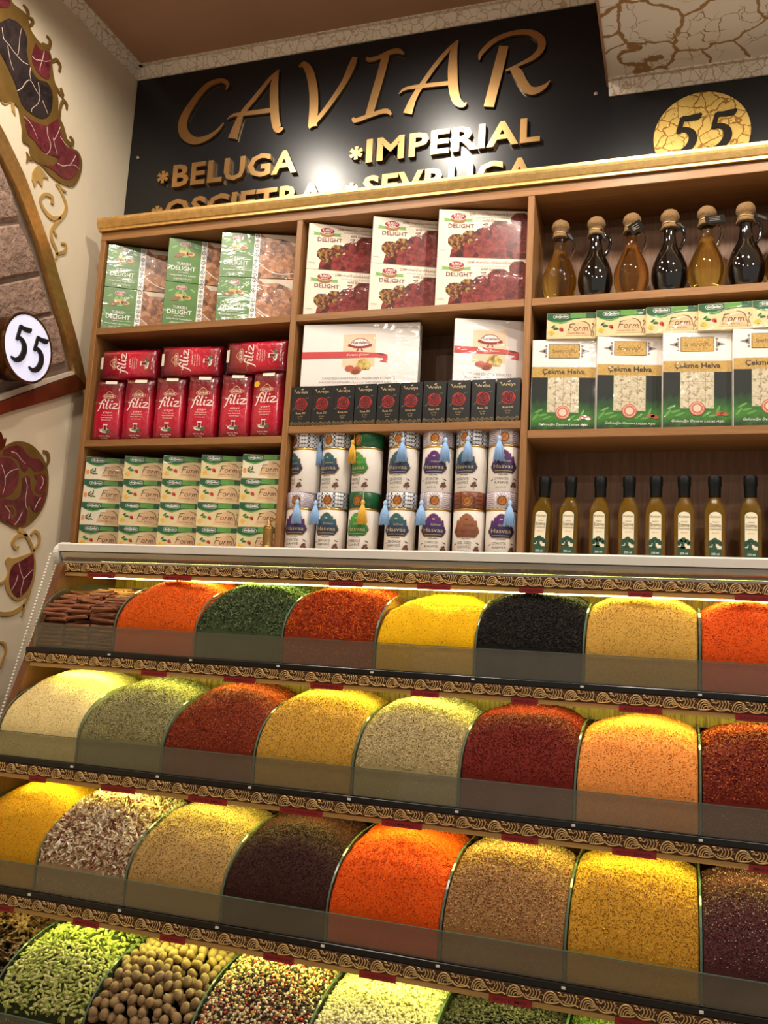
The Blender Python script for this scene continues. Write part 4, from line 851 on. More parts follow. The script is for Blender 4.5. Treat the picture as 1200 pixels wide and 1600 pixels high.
# --- oil and vinegar cruets
def liquid(name, rgb, rough=0.02, trans=1, ior=1.4):
    mt, nt, b = new_mat(name); b.inputs['Base Color'].default_value = lin(*rgb); b.inputs['Roughness'].default_value = rough; b.inputs['Transmission Weight'].default_value = trans; b.inputs['IOR'].default_value = ior
    MATS[name] = mt; return mt
L_oil = liquid('golden_oil', (250, 214, 104), trans=1); L_amber = liquid('amber_oil', (242, 192, 108), trans=1); L_dark = plain('black_vinegar_glass', (8, 7, 8), .03, vary=.02, coat=1, spec=.8); L_clear = glass_thin('clear_bottle_glass', (240, 238, 226), 0, rough=.02)
M_burlap = plain('burlap_cloth', (124, 94, 58), .95, vary=.25, vscale=220, bmp=.8, bscale=500, bdist=.001); M_twine = plain('twine', (196, 172, 128), .9); M_tagp = plain('black_card_tag', (26, 24, 22), .85, vary=.1, spec=.15); M_tagt = plain('tag_grey_print', (120, 112, 100), .6)
def cruet(label, x, y, kind, rot, tagmode):
    root = empty('oil_cruet', x, y, ZA, 0); tag(root, label, 'bottle', 'handled glass cruets on the upper shelf')
    liq = {'o': L_oil, 'a': L_amber, 'v': L_dark}[kind]
    prof = [(.012, .001), (.026, .0), (.029, .003), (.029, .007), (.036, .022), (.0415, .042), (.0425, .058), (.040, .078), (.033, .100), (.025, .117), (.0185, .132), (.0155, .147), (.0140, .165), (.0140, .184)]
    prof = [(r*(1.025 if z < .10 else 1), z) for r, z in prof]
    mb = MB(); mb.lathe(smooth_path(prof, 3), liq, 32); mb.build('glass_body', root, smooth=True)
    mb = MB(); hm = L_dark if kind == 'v' else liquid('handle_glass_'+kind, (226, 206, 168)) if ('handle_glass_'+kind) not in MATS else MATS['handle_glass_'+kind]
    pts = smooth_path([(.013, 0, .170), (.024, 0, .176), (.033, 0, .168), (.035, 0, .152), (.030, 0, .136), (.0235, 0, .123)], 4)
    c, s = math.cos(rot), math.sin(rot); mb.tube([(p[0]*c, p[0]*s, p[2]) for p in pts], .0042, hm, 8); mb.build('handle', root, smooth=True)
    mb = MB(); pr = smooth_path([(.0175, .174), (.0215, .176), (.0205, .183), (.0165, .188), (.0175, .194), (.0225, .203), (.0215, .214), (.014, .223), (.003, .2265)], 3)
    mb.lathe(pr, M_burlap, 18); rr = random.Random(int((x+2)*1000))
    mb.v = [(a*(1+.10*math.sin(5*math.atan2(b, a)+rr.random()*.4)*(z < .19)+rr.uniform(-.03, .03)), b*(1+rr.uniform(-.04, .04)), z+rr.uniform(-.0012, .0012)) for a, b, z in mb.v]
    cl = mb.build('burlap_cap', root, smooth=True)
    mb = MB(); ring = [(.0178*math.cos(t), .0178*math.sin(t), .1885+.0012*math.sin(2*t)) for t in np.linspace(0, 2*math.pi, 18)]; mb.tube(ring, .0012, M_twine, 5); mb.build('twine', cl, smooth=True)
    if tagmode:
        o = MB(); w, h, t = tagmode[3]
        o.box((0, -.0006, -h/2), (w, .0006, h/2), M_tagp); fn = lambda u, v, l: (u, -.0006-.0002*l, v)
        for k in range(3): o.prect(fn, w*.2, h*(.22-.2*k), w*.75, h*(.27-.2*k), M_tagt, 1)
        tg = o.build('card_tag', root); tg.location = tagmode[0]; tg.rotation_euler = tagmode[1]
        o = MB(); o.tube([(.016*math.cos(tagmode[2]), .016*math.sin(tagmode[2]), .189), tuple(tagmode[0])], .0007, M_twine, 4); o.build('tag_string', root)
TGs = [((.016, -.012, .188), (0, math.radians(48), .3), -.6, (.034, .010, 0)), ((.012, -.016, .186), (0, math.radians(66), .4), -.8, (.034, .009, 0)), ((-.004, -.020, .172), (.25, math.radians(-32), .1), -1.2, (.034, .026, 0)), ((.014, -.016, .188), (0, math.radians(40), .2), -.7, (.034, .008, 0)), ((-.004, -.022, .182), (-.35, math.radians(-4), .15), -1.2, (.046, .026, 0)), ((.018, -.012, .190), (0, math.radians(22), .2), -.5, (.040, .010, 0)), ((.018, -.012, .190), (0, math.radians(22), .2), -.5, (.040, .010, 0))]
KN = {'o': 'golden oil cruet', 'a': 'amber oil cruet', 'v': 'black vinegar cruet'}
for i, (x, k) in enumerate([(-.299, 'o'), (-.209, 'v'), (-.121, 'a'), (-.030, 'v'), (.056, 'o'), (.145, 'v'), (.228, 'o')]):
    cruet(f'{KN[k]} with burlap cap and handle, {ORD[i]} from the wooden divider', x, 2.183, k, .1, TGs[i])
# --- square olive oil bottles
B_lab = plain('oil_label_paper', (226, 216, 188), .6, vary=.03); B_grn = plain('oil_label_green', (36, 74, 54), .5, vary=.1); B_cap = plain('black_bottle_cap', (10, 12, 13), .45, spec=.25, bmp=.3, bscale=90, bdist=.002); B_glass = liquid('olive_oil_glass', (250, 206, 76), trans=.93)
B_brn = plain('oil_label_brown', (92, 66, 40), .6)
def oil_bottle(label, x, yaw, tilt=0):
    root = empty('olive_oil_bottle', x, 2.166, ZB0, yaw); tag(root, label, 'bottle', 'square olive oil bottles'); root.rotation_euler = (0, tilt, yaw)
    mb = MB(); hw = .0232; secs = []
    def ring(r, e, z, n=24):     # superellipse section
        return [(math.copysign(abs(math.cos(t))**(2/e), math.cos(t))*r, math.copysign(abs(math.sin(t))**(2/e), math.sin(t))*r, z) for t in [2*math.pi*k/n for k in range(n)]]
    pr = [(hw-.003, 8, 0), (hw, 8, .003), (hw, 8, .112), (hw-.001, 6, .122), (hw-.004, 4, .132), (.0165, 2.6, .141), (.0125, 2, .147), (.0115, 2, .152), (.0115, 2, .170)]
    vs = []; n = 24
    for r, e, z in pr: vs += ring(r, e, z)
    fs = [(i*n+k, i*n+(k+1) % n, (i+1)*n+(k+1) % n, (i+1)*n+k) for i in range(len(pr)-1) for k in range(n)]+[tuple(range(n-1, -1, -1)), tuple(range((len(pr)-1)*n, len(pr)*n))]
    mb.add(vs, fs, B_glass); mb.build('glass_body', root, smooth=True)
    mb = MB(); mb.lathe([(.0128, .153), (.0138, .154), (.0138, .178), (.0146, .179), (.0152, .181), (.0152, .201), (.0142, .203), (.004, .2035)], B_cap, 24); mb.build('cap', root, smooth=True)
    mb = MB(); fn = lambda u, v, l: (u, -hw-.0004-.0002*l, v); lw = .0132
    def arch(k): return [(-lw*k, .010+.002*(1-k)*10), (lw*k, .010+.002*(1-k)*10), (lw*k, .106)]+[(lw*k*math.cos(a), .106+.010*k*math.sin(a)) for a in np.linspace(0, math.pi, 10)[1:]]
    mb.ppoly(fn, arch(1.07), B_grn, 1); mb.ppoly(fn, arch(1.0), B_lab, 2); mb.prect(fn, -lw, .0115, lw, .030, B_grn, 3)
    for a, b, r in ((-.009, .046, .006), (-.002, .050, .0065), (.006, .046, .006), (-.013, .040, .0045), (.011, .041, .0045)): mb.ppoly(fn, scallop(a, b, r, 9, .3), B_grn, 4)
    mb.ppoly(fn, [(-.008, .028), (.002, .028), (.001, .044), (-.005, .044)], B_grn, 4); mb.prect(fn, -lw, .030, lw*.3, .034, B_grn, 4)
    mb.ptext(fn, 'Kurtcan', 0, .102, .006, B_brn, 4, 0, .25, width=.023); mb.ptext(fn, 'Natürel', 0, .091, .0032, B_brn, 4, 0, width=.013); mb.ptext(fn, 'Sızma', 0, .081, .0085, B_brn, 4, .005, width=.024); mb.ptext(fn, 'Zeytinyağı', 0, .0745, .0042, B_brn, 4, 0, width=.024); mb.ptext(fn, 'soğuk sıkım', 0, .066, .0026, H_org, 4, 0, width=.016)
    mb.ptext(fn, '250 ml', 0, .0165, .0048, G_white, 5, .01, width=.017)
    mb.build('paper_label', root)
for i, (x, yaw) in enumerate([(-.324, -.04), (-.257, -.02), (-.184, -.0), (-.117, .02), (-.055, -.02), (.008, .0), (.075, .03), (.152, -.02), (.222, 0)]):
    oil_bottle(f'square olive oil bottle with black cap, {ORD[i]} from the wooden divider', x, yaw, .035 if i == 0 else .015 if i == 1 else 0)

# ------------------------------------------------------------------ spices
def spice_mat(name, scale, bstr, bdist, rough=.9, vary=.18):
    """colour comes with the grains (attribute Col); noise only adds grain and fine relief"""
    mt, nt, b = new_mat(name); v = coords(nt); at = N(nt, 'ShaderNodeAttribute'); at.attribute_name = 'Col'
    n = noise_tex(nt, v, scale, 5, .7); mx = N(nt, 'ShaderNodeMixRGB', blend_type='MULTIPLY'); mx.inputs[0].default_value = 1
    nt.links.new(at.outputs[0], mx.inputs[1]); lo, hi = 1-vary*1.6, 1+vary
    nt.links.new(ramp(nt, n, [(.3, (lo, lo, lo, 1)), (.7, (hi, hi, hi, 1))]), mx.inputs[2]); nt.links.new(mx.outputs[0], b.inputs['Base Color'])
    b.inputs['Roughness'].default_value = rough; b.inputs['Specular IOR Level'].default_value = .2; bump(nt, b, n, bstr, bdist); return mt
S_pow = spice_mat('spice_powder', 420, .5, .003); S_grain = spice_mat('spice_grain', 900, .3, .001, .75, .15); S_shiny = spice_mat('spice_seed', 700, .2, .0006, .45, .12)
def vnoise(seed, n=9, lo=14, hi=70):
    r = np.random.default_rng(seed); a = r.uniform(0, 2*math.pi, n); fq = np.exp(r.uniform(math.log(lo), math.log(hi), n)); ph = r.uniform(0, 6.3, n); am = (lo/fq)**.8
    return lambda X, Y: sum(am[i]*np.sin(fq[i]*(X*np.cos(a[i])+Y*np.sin(a[i]))+ph[i]) for i in range(n))/am.sum()*1.6
def heap_z(row, k, seed, top=.112, dome=.012, lump=.004, front=-.008, dip=0.):
    nz = vnoise(seed); nz2 = vnoise(seed+50, 10, 80, 300); nf = vnoise(seed+90, 8, 30, 160); yf, zt = YFR[row]+.0055, ZT[row]
    def g(X, Y):
        u = np.clip((X-(X0+k*WB))/WB, 0, 1)*2-1; s = np.clip((Y-yf)/.185, 0, 1.0)
        z = zt+front+(top-front)*np.sqrt(np.clip(1-(1-s)**2, 0, 1))*(.92+.08*(1-u*u))
        z += dome*(1-u*u)*np.clip(s*1.4, 0, 1)-.010*np.abs(u)**5*np.clip(s*2, 0, 1)
        back = np.clip((Y-yf-.20)/.07, 0, 1); z -= back*back*.05
        z += lump*1.25*nz(X, Y)*np.clip(.25+s*1.5, 0, 1)+lump*.42*nz2(X, Y)+front*.5*nf(X, Y*0)*(1-s)
        if dip: z -= dip*np.exp(-((u-.15)/.45)**2-((s-.42)/.16)**2)
        return z
    return g
BASE = {
 'oct': (np.array(oct_, float), of),
 'bip': (np.array([(1, 0, 0), (-.5, .87, 0), (-.5, -.87, 0), (0, 0, 1), (0, 0, -1)], float), [(0, 1, 3), (1, 2, 3), (2, 0, 3), (1, 0, 4), (2, 1, 4), (0, 2, 4)]),
 'leaf': (np.array([(-1, 0, .1), (0, .45, -.1), (1, 0, .15), (0, -.45, .1)], float), [(0, 3, 2), (0, 2, 1)]),
}
def sphere_base(n=1):
    import bmesh; bm = bmesh.new(); bmesh.ops.create_icosphere(bm, subdivisions=n, radius=1); bm.verts.ensure_lookup_table()
    v = np.array([tuple(q.co) for q in bm.verts]); f = [tuple(x.index for x in q.verts) for q in bm.faces]; bm.free(); return v, f
BASE['sph'] = sphere_base(1)
def rotmats(q):
    q = q/np.linalg.norm(q, axis=1, keepdims=True); w, x, y, z = q.T
    return np.stack([np.stack([1-2*(y*y+z*z), 2*(x*y-z*w), 2*(x*z+y*w)], 1), np.stack([2*(x*y+z*w), 1-2*(x*x+z*z), 2*(y*z-x*w)], 1), np.stack([2*(x*z-y*w), 2*(y*z+x*w), 1-2*(x*x+y*y)], 1)], 1)
def chips(base, pos, size, pal, r, flat=None):
    """instances of a grain written into arrays: positions (n,3), size (sx,sy,sz) with jitter, colours from pal"""
    bv, bf = BASE[base]; n = len(pos); R = rotmats(r.normal(size=(n, 4)) if flat is None else np.column_stack([np.full(n, 1.), r.normal(0, flat, n), r.normal(0, flat, n), r.normal(0, 2.2, n)]))
    sc_ = np.array(size)[None, :]*r.uniform(.7, 1.3, (n, 1))*r.uniform(.85, 1.15, (n, 3))
    V = np.einsum('nij,nmj->nmi', R, bv[None]*sc_[:, None, :])+pos[:, None, :]
    m_ = len(bv); F = (np.array(bf)[None]+(np.arange(n)*m_)[:, None, None]).reshape(-1, len(bf[0]))
    P = np.array([lin(*c)[:3] for c in pal]); C = P[r.integers(0, len(P), n)]*r.uniform(.8, 1.2, (n, 1)); C = np.repeat(C, m_, 0)
    return V.reshape(-1, 3), F, np.clip(C, 0, 1)
def raw_mesh(name, blocks, mats, smooth_first=True):
    """blocks: (V, F, C, mat index, smooth)"""
    V = np.concatenate([b[0] for b in blocks]); C = np.concatenate([b[2] for b in blocks]); nl = 0; loops = []; starts = []; mi = []; sm = []; o = 0
    for b in blocks:
        F = b[1]; k = F.shape[1]; loops.append((F+o).ravel()); starts.append(nl+np.arange(len(F))*k); nl += F.size; mi.append(np.full(len(F), b[3])); sm.append(np.full(len(F), b[4])); o += len(b[0])
    me = bpy.data.meshes.new(name); me.vertices.add(len(V)); me.vertices.foreach_set('co', V.astype(np.float32).ravel())
    me.loops.add(nl); me.loops.foreach_set('vertex_index', np.concatenate(loops).astype(np.int32))
    st = np.concatenate(starts).astype(np.int32); me.polygons.add(len(st)); me.polygons.foreach_set('loop_start', st)
    for mt in mats: me.materials.append(mt)
    me.polygons.foreach_set('material_index', np.concatenate(mi).astype(np.int32)); me.polygons.foreach_set('use_smooth', np.concatenate(sm).astype(bool))
    at = me.attributes.new('Col', 'FLOAT_COLOR', 'POINT'); at.data.foreach_set('color', np.column_stack([C, np.ones(len(C))]).astype(np.float32).ravel())
    me.update(calc_edges=True); return me
def heap(row, k, name, label, cat, base, grains=(), shape={}, seed=0, powder=True):
    """one spice filling bin k of a row; grains: (base shape, count, size, palette, lift)"""
    r = np.random.default_rng(100*row+k+seed); g = heap_z(row, k, 10*row+k+seed, **shape); e = .0035
    xa, xb = X0+k*WB+e, X0+(k+1)*WB-e; ya, yb = YFR[row]+.0055, YFR[row]+BD-.004; zb = ZBt[row]+.0005; nx, ny = 56, 70
    xs = np.linspace(xa, xb, nx); ys = ya+(yb-ya)*np.linspace(0, 1, ny)**1.15; X, Y = np.meshgrid(xs, ys); Z = g(X, Y)
    ceil_ = (.10 if row == 0 else ZBt[row-1]-.02); Z = np.minimum(Z, ceil_+.06*(row == 0))
    V = np.column_stack([X.ravel(), Y.ravel(), Z.ravel()]); idx = np.arange(nx*ny).reshape(ny, nx)
    F = np.stack([idx[:-1, :-1], idx[:-1, 1:], idx[1:, 1:], idx[1:, :-1]], -1).reshape(-1, 4)
    ring = np.concatenate([idx[0], idx[1:, -1], idx[-1, -2::-1], idx[-2:0:-1, 0]]); nb = len(ring); low = V[ring].copy(); low[:, 2] = zb
    o = len(V); a = np.arange(nb); b2 = (a+1) % nb; Fs = np.stack([ring[b2], ring[a], o+a, o+b2], -1)
    V = np.concatenate([V, low]); F = np.concatenate([F, Fs]); c0 = np.array([lin(*c)[:3] for c in base])
    C = c0[r.integers(0, len(c0), len(V))] if len(c0) > 1 else np.repeat(c0, len(V), 0)
    blocks = [(V, F, C, 0, True)]
    for (bs, n, size, pal, lift) in grains:
        nt_ = int(n*.86); t = r.uniform(0, 1, nt_)**1.25; x = r.uniform(xa+.001, xb-.001, nt_); y = ya+.001+(yb-ya-.04)*t; z = np.minimum(g(x, y), ceil_+.06*(row == 0))
        pos = np.column_stack([x, y, z+lift*r.uniform(.2, 1, nt_)])
        nf = n-nt_; xf = r.uniform(xa, xb, nf); zt_ = g(xf, np.full(nf, ya)); pf = np.column_stack([xf, np.full(nf, ya+.0003+.5*min(size)), zb+(zt_-zb)*r.uniform(.02, .98, nf)])
        Vg, Fg, Cg = chips(bs, np.concatenate([pos, pf]), size, pal, r); Vg[:, 0] = np.clip(Vg[:, 0], xa-.0015, xb+.0015); Vg[:, 1] = np.maximum(Vg[:, 1], YFR[row]+.0046); blocks.append((Vg, Fg, Cg, 1, bs == 'sph'))
    me = raw_mesh(name, blocks, [S_pow if powder else S_grain, S_shiny if any(q[0] == 'sph' for q in grains) else S_grain])
    ob = bpy.data.objects.new(name, me); col.objects.link(ob); ob.location = (0, 0, ZO)
    tag(ob, label, cat, None, 'stuff'); return ob
def sh(c, *fs): return [tuple(min(255, int(v*f)) for v in c) for f in fs]
fine = lambda n, c, s=.0011: ('bip', n, (s, s, s*.8), sh(c, .75, .95, 1.1, 1.2), .0006)
# top row
heap(0, 1, 'paprika_heap', 'mound of bright orange paprika powder next to the cinnamon sticks', 'spice', [(214, 88, 14)], [fine(6000, (204, 78, 10), .0013)], dict(top=.112, dome=.014, lump=.005, dip=.007))
heap(0, 2, 'dried_herb_heap', 'mound of dried dark green herb leaves between orange powders on top row', 'spice', [(70, 84, 50)], [('leaf', 11000, (.0040, .0024, .002), [(58, 76, 42), (84, 102, 62), (104, 118, 80), (48, 58, 38), (128, 134, 100)], .003)], dict(top=.106, dome=.014), powder=False)
heap(0, 3, 'safflower_heap', 'mound of red orange safflower threads beside bright yellow powder', 'spice', [(150, 48, 14)], [('oct', 11000, (.0048, .0007, .0007), [(196, 66, 18), (168, 44, 14), (214, 96, 26), (128, 34, 14), (226, 120, 40)], .003)], dict(top=.106, dome=.014, dip=.008), powder=False)
heap(0, 4, 'turmeric_heap', 'mound of bright yellow turmeric powder with scooped lumps', 'spice', [(236, 178, 8)], [fine(2500, (236, 182, 14))], dict(top=.100, dome=.006, lump=.006, dip=.006))
heap(0, 5, 'black_tea_heap', 'mound of loose black tea leaves on the top row', 'spice', [(30, 25, 24)], [('oct', 12000, (.0034, .0012, .0010), [(36, 30, 30), (24, 20, 20), (58, 50, 46), (44, 40, 36)], .003)], dict(top=.108, dome=.018), powder=False)
heap(0, 6, 'ginger_heap', 'mound of ochre ginger powder beside the black tea', 'spice', [(198, 152, 68)], [fine(5000, (196, 150, 66))], dict(top=.110, dome=.012, lump=.003, dip=.007))
heap(0, 7, 'red_pepper_heap', 'mound of orange red pepper powder right after the ochre powder', 'spice', [(214, 78, 14)], [fine(5500, (206, 70, 12), .0013)], dict(top=.108, dome=.012, dip=.008))
heap(0, 8, 'curry_heap', 'mound of mustard curry powder at the end of the top row', 'spice', [(200, 150, 40)], [fine(2000, (200, 150, 40))])
# second row
heap(1, 0, 'onion_powder_heap', 'mound of pale cream powder below the cinnamon sticks', 'spice', [(240, 214, 148)], [fine(5000, (232, 202, 136))], dict(top=.116, dome=.012, dip=.005, lump=.005))
heap(1, 1, 'thyme_heap', 'mound of mottled green brown thyme beside pale cream powder', 'spice', [(134, 124, 82)], [('bip', 9000, (.0018, .0012, .0009), [(124, 122, 78), (98, 94, 62), (168, 156, 112), (86, 66, 46), (190, 178, 132)], .001)], dict(top=.112, dome=.010), powder=False)
heap(1, 2, 'chilli_flake_heap', 'mound of rusty red chilli flakes beside the mottled thyme', 'spice', [(118, 40, 18)], [('bip', 10000, (.0019, .0014, .0008), [(134, 48, 20), (106, 32, 14), (160, 66, 28), (84, 26, 14), (182, 92, 44)], .0016)], dict(top=.112, dome=.012), powder=False)
heap(1, 3, 'mustard_heap', 'mound of golden mustard powder on the second row', 'spice', [(194, 146, 56)], [('bip', 7500, (.0014, .0011, .0009), [(198, 150, 60), (166, 118, 40), (214, 172, 84), (146, 100, 36)], .0008)], dict(top=.116, dome=.012, dip=.007))
heap(1, 4, 'sesame_blend_heap', 'mound of grey beige crushed seed blend beside golden powder', 'spice', [(176, 156, 110)], [('bip', 10000, (.0018, .0013, .0010), [(202, 184, 138), (170, 150, 104), (222, 208, 166), (128, 110, 78), (190, 160, 96)], .0014)], dict(top=.116, dome=.012, dip=.004), powder=False)
heap(1, 5, 'isot_heap', 'mound of deep red pepper flakes beside peach coloured powder', 'spice', [(112, 28, 18)], [('bip', 11000, (.0018, .0013, .0008), [(124, 34, 20), (98, 22, 16), (146, 50, 32), (80, 18, 14)], .0014)], dict(top=.118, dome=.010), powder=False)
heap(1, 6, 'peach_spice_heap', 'mound of peach orange seasoning powder between two red flake heaps', 'spice', [(232, 146, 72)], [fine(6000, (226, 140, 66), .0013)], dict(top=.110, dome=.012, dip=.006))
heap(1, 7, 'red_flake_heap', 'mound of coarse shiny red pepper flakes beside peach powder', 'spice', [(112, 32, 18)], [('bip', 8500, (.0026, .0018, .0008), [(138, 44, 22), (110, 28, 14), (168, 72, 36), (84, 22, 14), (190, 104, 60)], .002)], dict(top=.112, dome=.008), powder=False)
heap(1, 8, 'cumin_heap', 'mound of brown ground cumin at the end of the second row', 'spice', [(150, 108, 60)], [fine(2000, (150, 108, 60))])
# third row
heap(2, 0, 'saffron_powder_heap', 'mound of ochre yellow turmeric powder beside dried garlic flakes', 'spice', [(200, 144, 22)], [fine(5000, (196, 138, 22))], dict(top=.116, dome=.012, dip=.008, lump=.005))
heap(2, 1, 'garlic_flake_heap', 'mound of dried cream and red garlic flakes', 'spice', [(176, 142, 104)], [('leaf', 6000, (.0082, .0050, .004), [(236, 218, 186), (226, 204, 168), (244, 232, 206), (214, 184, 146), (240, 224, 194), (124, 64, 50), (196, 164, 128), (156, 92, 66)], .008)], dict(top=.110, dome=.012, lump=.005), powder=False)
heap(2, 2, 'coriander_heap', 'mound of tan ground coriander between garlic flakes and dark maroon spice', 'spice', [(172, 136, 78)], [('bip', 9000, (.0015, .0011, .0009), [(180, 144, 86), (148, 110, 60), (200, 170, 112), (116, 82, 48)], .0009)], dict(top=.112, dome=.010, dip=.008, lump=.005), powder=False)
heap(2, 3, 'dark_isot_heap', 'mound of dark maroon smoked pepper beside bright orange powder', 'spice', [(54, 24, 20)], [('bip', 11000, (.0016, .0012, .0008), [(66, 28, 24), (46, 18, 18), (92, 44, 32), (36, 16, 14)], .0012)], dict(top=.114, dome=.012), powder=False)
heap(2, 4, 'hot_paprika_heap', 'mound of vivid orange hot paprika on the third row', 'spice', [(216, 80, 10)], [fine(6500, (208, 74, 10), .0014)], dict(top=.116, dome=.010, lump=.006, dip=.008))
heap(2, 5, 'meat_spice_heap', 'mound of coarse brown and tan meat spice blend', 'spice', [(156, 110, 66)], [('bip', 11000, (.0019, .0014, .0010), [(182, 136, 84), (146, 92, 52), (206, 172, 116), (122, 62, 40), (166, 142, 86)], .0016)], dict(top=.112, dome=.010), powder=False)
heap(2, 6, 'chicken_spice_heap', 'mound of golden yellow chicken spice beside purple sumac', 'spice', [(194, 140, 42)], [('bip', 9500, (.0015, .0011, .0009), [(200, 146, 46), (166, 112, 30), (216, 172, 76), (126, 84, 30)], .001)], dict(top=.116, dome=.012, dip=.007, lump=.005))
heap(2, 7, 'sumac_heap', 'mound of purple brown sumac with pale specks', 'spice', [(78, 38, 40)], [('bip', 11000, (.0018, .0013, .0009), [(88, 42, 44), (66, 30, 34), (112, 64, 60), (54, 24, 28)], .0014), ('bip', 1100, (.0014, .0010, .0007), [(206, 168, 146), (186, 150, 134)], .003)], dict(top=.110, dome=.008), powder=False)
heap(2, 8, 'rosemary_heap', 'mound of dull green ground rosemary at the end of the third row', 'spice', [(110, 108, 64)], [fine(2000, (110, 108, 64))])
# bottom row
MIX = [(214, 196, 150), (178, 60, 44), (60, 46, 40), (196, 168, 112), (120, 96, 60), (228, 214, 176), (52, 40, 36)]
heap(3, 3, 'mixed_pepper_heap', 'heap of mixed red, white and black peppercorns beside the nutmegs', 'spice', [(70, 50, 40)], [('sph', 5000, (.0025, .0025, .0025), MIX, .003)], dict(top=.110, dome=.010), powder=False)
heap(3, 4, 'white_pepper_heap', 'heap of pale white peppercorns beside the mixed peppercorns', 'spice', [(150, 140, 96)], [('sph', 5000, (.0026, .0026, .0026), [(220, 208, 158), (202, 190, 140), (232, 222, 178)], .003)], dict(top=.108, dome=.008), powder=False)
heap(3, 5, 'black_pepper_heap', 'heap of black peppercorns beside the white peppercorns', 'spice', [(30, 26, 24)], [('sph', 4500, (.0025, .0025, .0025), [(46, 40, 38), (34, 30, 28), (70, 62, 56)], .003)], dict(top=.106, dome=.008), powder=False)
heap(3, 6, 'green_herb_heap', 'heap of chopped green herb beside the black peppercorns', 'spice', [(80, 92, 44)], [('leaf', 7000, (.0042, .0020, .002), [(92, 108, 52), (70, 84, 40), (128, 140, 78)], .003)], dict(top=.106, dome=.008), powder=False)
heap(3, 7, 'fennel_heap', 'heap of pale fennel seeds at the right of the green herb', 'spice', [(130, 124, 72)], [('oct', 6000, (.0038, .0012, .0012), [(156, 150, 92), (130, 126, 72), (178, 170, 118)], .003)], dict(top=.106, dome=.008), powder=False)
# --- pieces one can count: packed on the surface of a heap, each its own object
def pack(row, k, d, n, shape, layers=1, margin=.006, seed=1, ymax=.20):
    r = np.random.default_rng(seed); g = heap_z(row, k, 10*row+k, **shape); out = []; xa, xb = X0+k*WB+margin, X0+(k+1)*WB-margin; ya = YFR[row]+margin+.002
    for L in range(layers):
        pts = []
        for _ in range(n*60):
            if len(pts) >= n: break
            x, y = r.uniform(xa, xb), ya+(ymax)*r.uniform(0, 1); z = float(g(np.array(x), np.array(y)))-L*d*.75
            if all((x-a)**2+(y-b)**2+(z-c)**2 > (d*.93)**2 for a, b, c in pts): pts.append((x, y, z))
        out += pts
    return out, g
def piece(name, me, pos, rot, label, cat, group, scale=1):
    o = bpy.data.objects.new(name, me); col.objects.link(o); o.location = (pos[0], pos[1], pos[2]+ZO); o.rotation_euler = rot; o.scale = (scale,)*3; return tag(o, label, cat, group)
# nutmegs
M_nut = plain('nutmeg_shell', (136, 108, 70), .65, vary=.32, vscale=120, bmp=.5, bscale=260, bdist=.0012)
nutm = []
for q in range(3):
    mb = MB(); v, fcs = sphere_base(2); rr = np.random.default_rng(q); e = (.0102+.0006*q, .0086, .0084)
    v = v*np.array(e)*(1+.03*np.sin(v[:, :1]*9+q)*np.cos(v[:, 1:2]*7)); mb.add(v.tolist(), fcs, M_nut); nutm.append(mb.mesh('nutmeg', True))
pts, _ = pack(3, 2, .0166, 150, dict(top=.106, dome=.008, lump=.002), 2, .011, 5)
for i, p in enumerate(pts): piece('nutmeg', nutm[i % 3], p, (rng.uniform(0, 6), rng.uniform(0, 6), rng.uniform(0, 6)), 'whole brown nutmeg in the bin beside the green cardamom', 'nutmeg', 'nutmegs in their glass bin', rng.uniform(.86, 1.08))
# cardamom pods
M_card = plain('cardamom_pod', (158, 164, 84), .6, vary=.2, vscale=90); M_card2 = plain('cardamom_pod_pale', (188, 182, 116), .6, vary=.2, vscale=90); cards = []
for q, mt in enumerate((M_card, M_card2, M_card)):
    mb = MB(); pr = [(.0003, -.0078), (.0016, -.0058), (.0028, -.0018), (.0028, .0018), (.0017, .0052), (.0003, .0076)]; mb.lathe(pr, mt, 6); cards.append(mb)
shp = dict(top=.108, dome=.010, lump=.003); pts, gcar = pack(3, 1, .0072, 620, shp, 1, .006, 9, .21)
pts.sort(key=lambda p: p[1]); cardm = [c.mesh('cardamom_pod', False) for c in cards]
vis = pts[:300]
for i, p in enumerate(vis): piece('cardamom_pod', cardm[i % 3], (p[0], p[1], p[2]+.001), (math.pi/2+rng.normal(0, .4), rng.normal(0, .4), rng.uniform(0, 6.28)), 'green cardamom pod in the bin beside the nutmegs', 'cardamom pod', 'cardamom pods in their glass bin', rng.uniform(.85, 1.15))
BASE['pod'] = (np.array(cards[0].v)/.0078, [f_ for f_ in cards[0].f if len(f_) == 4])
heap(3, 1, 'cardamom_heap', 'heap of green cardamom pods filling the bin under the loose pods', 'spice', [(44, 48, 24)], [('pod', 1150, (.0076, .0076, .0076), [(150, 156, 78), (172, 172, 98), (116, 124, 56), (186, 180, 116)], .001)], dict(shp, top=.105, front=-.010), powder=False)  # dark base colour stands in for the shade in gaps between pods
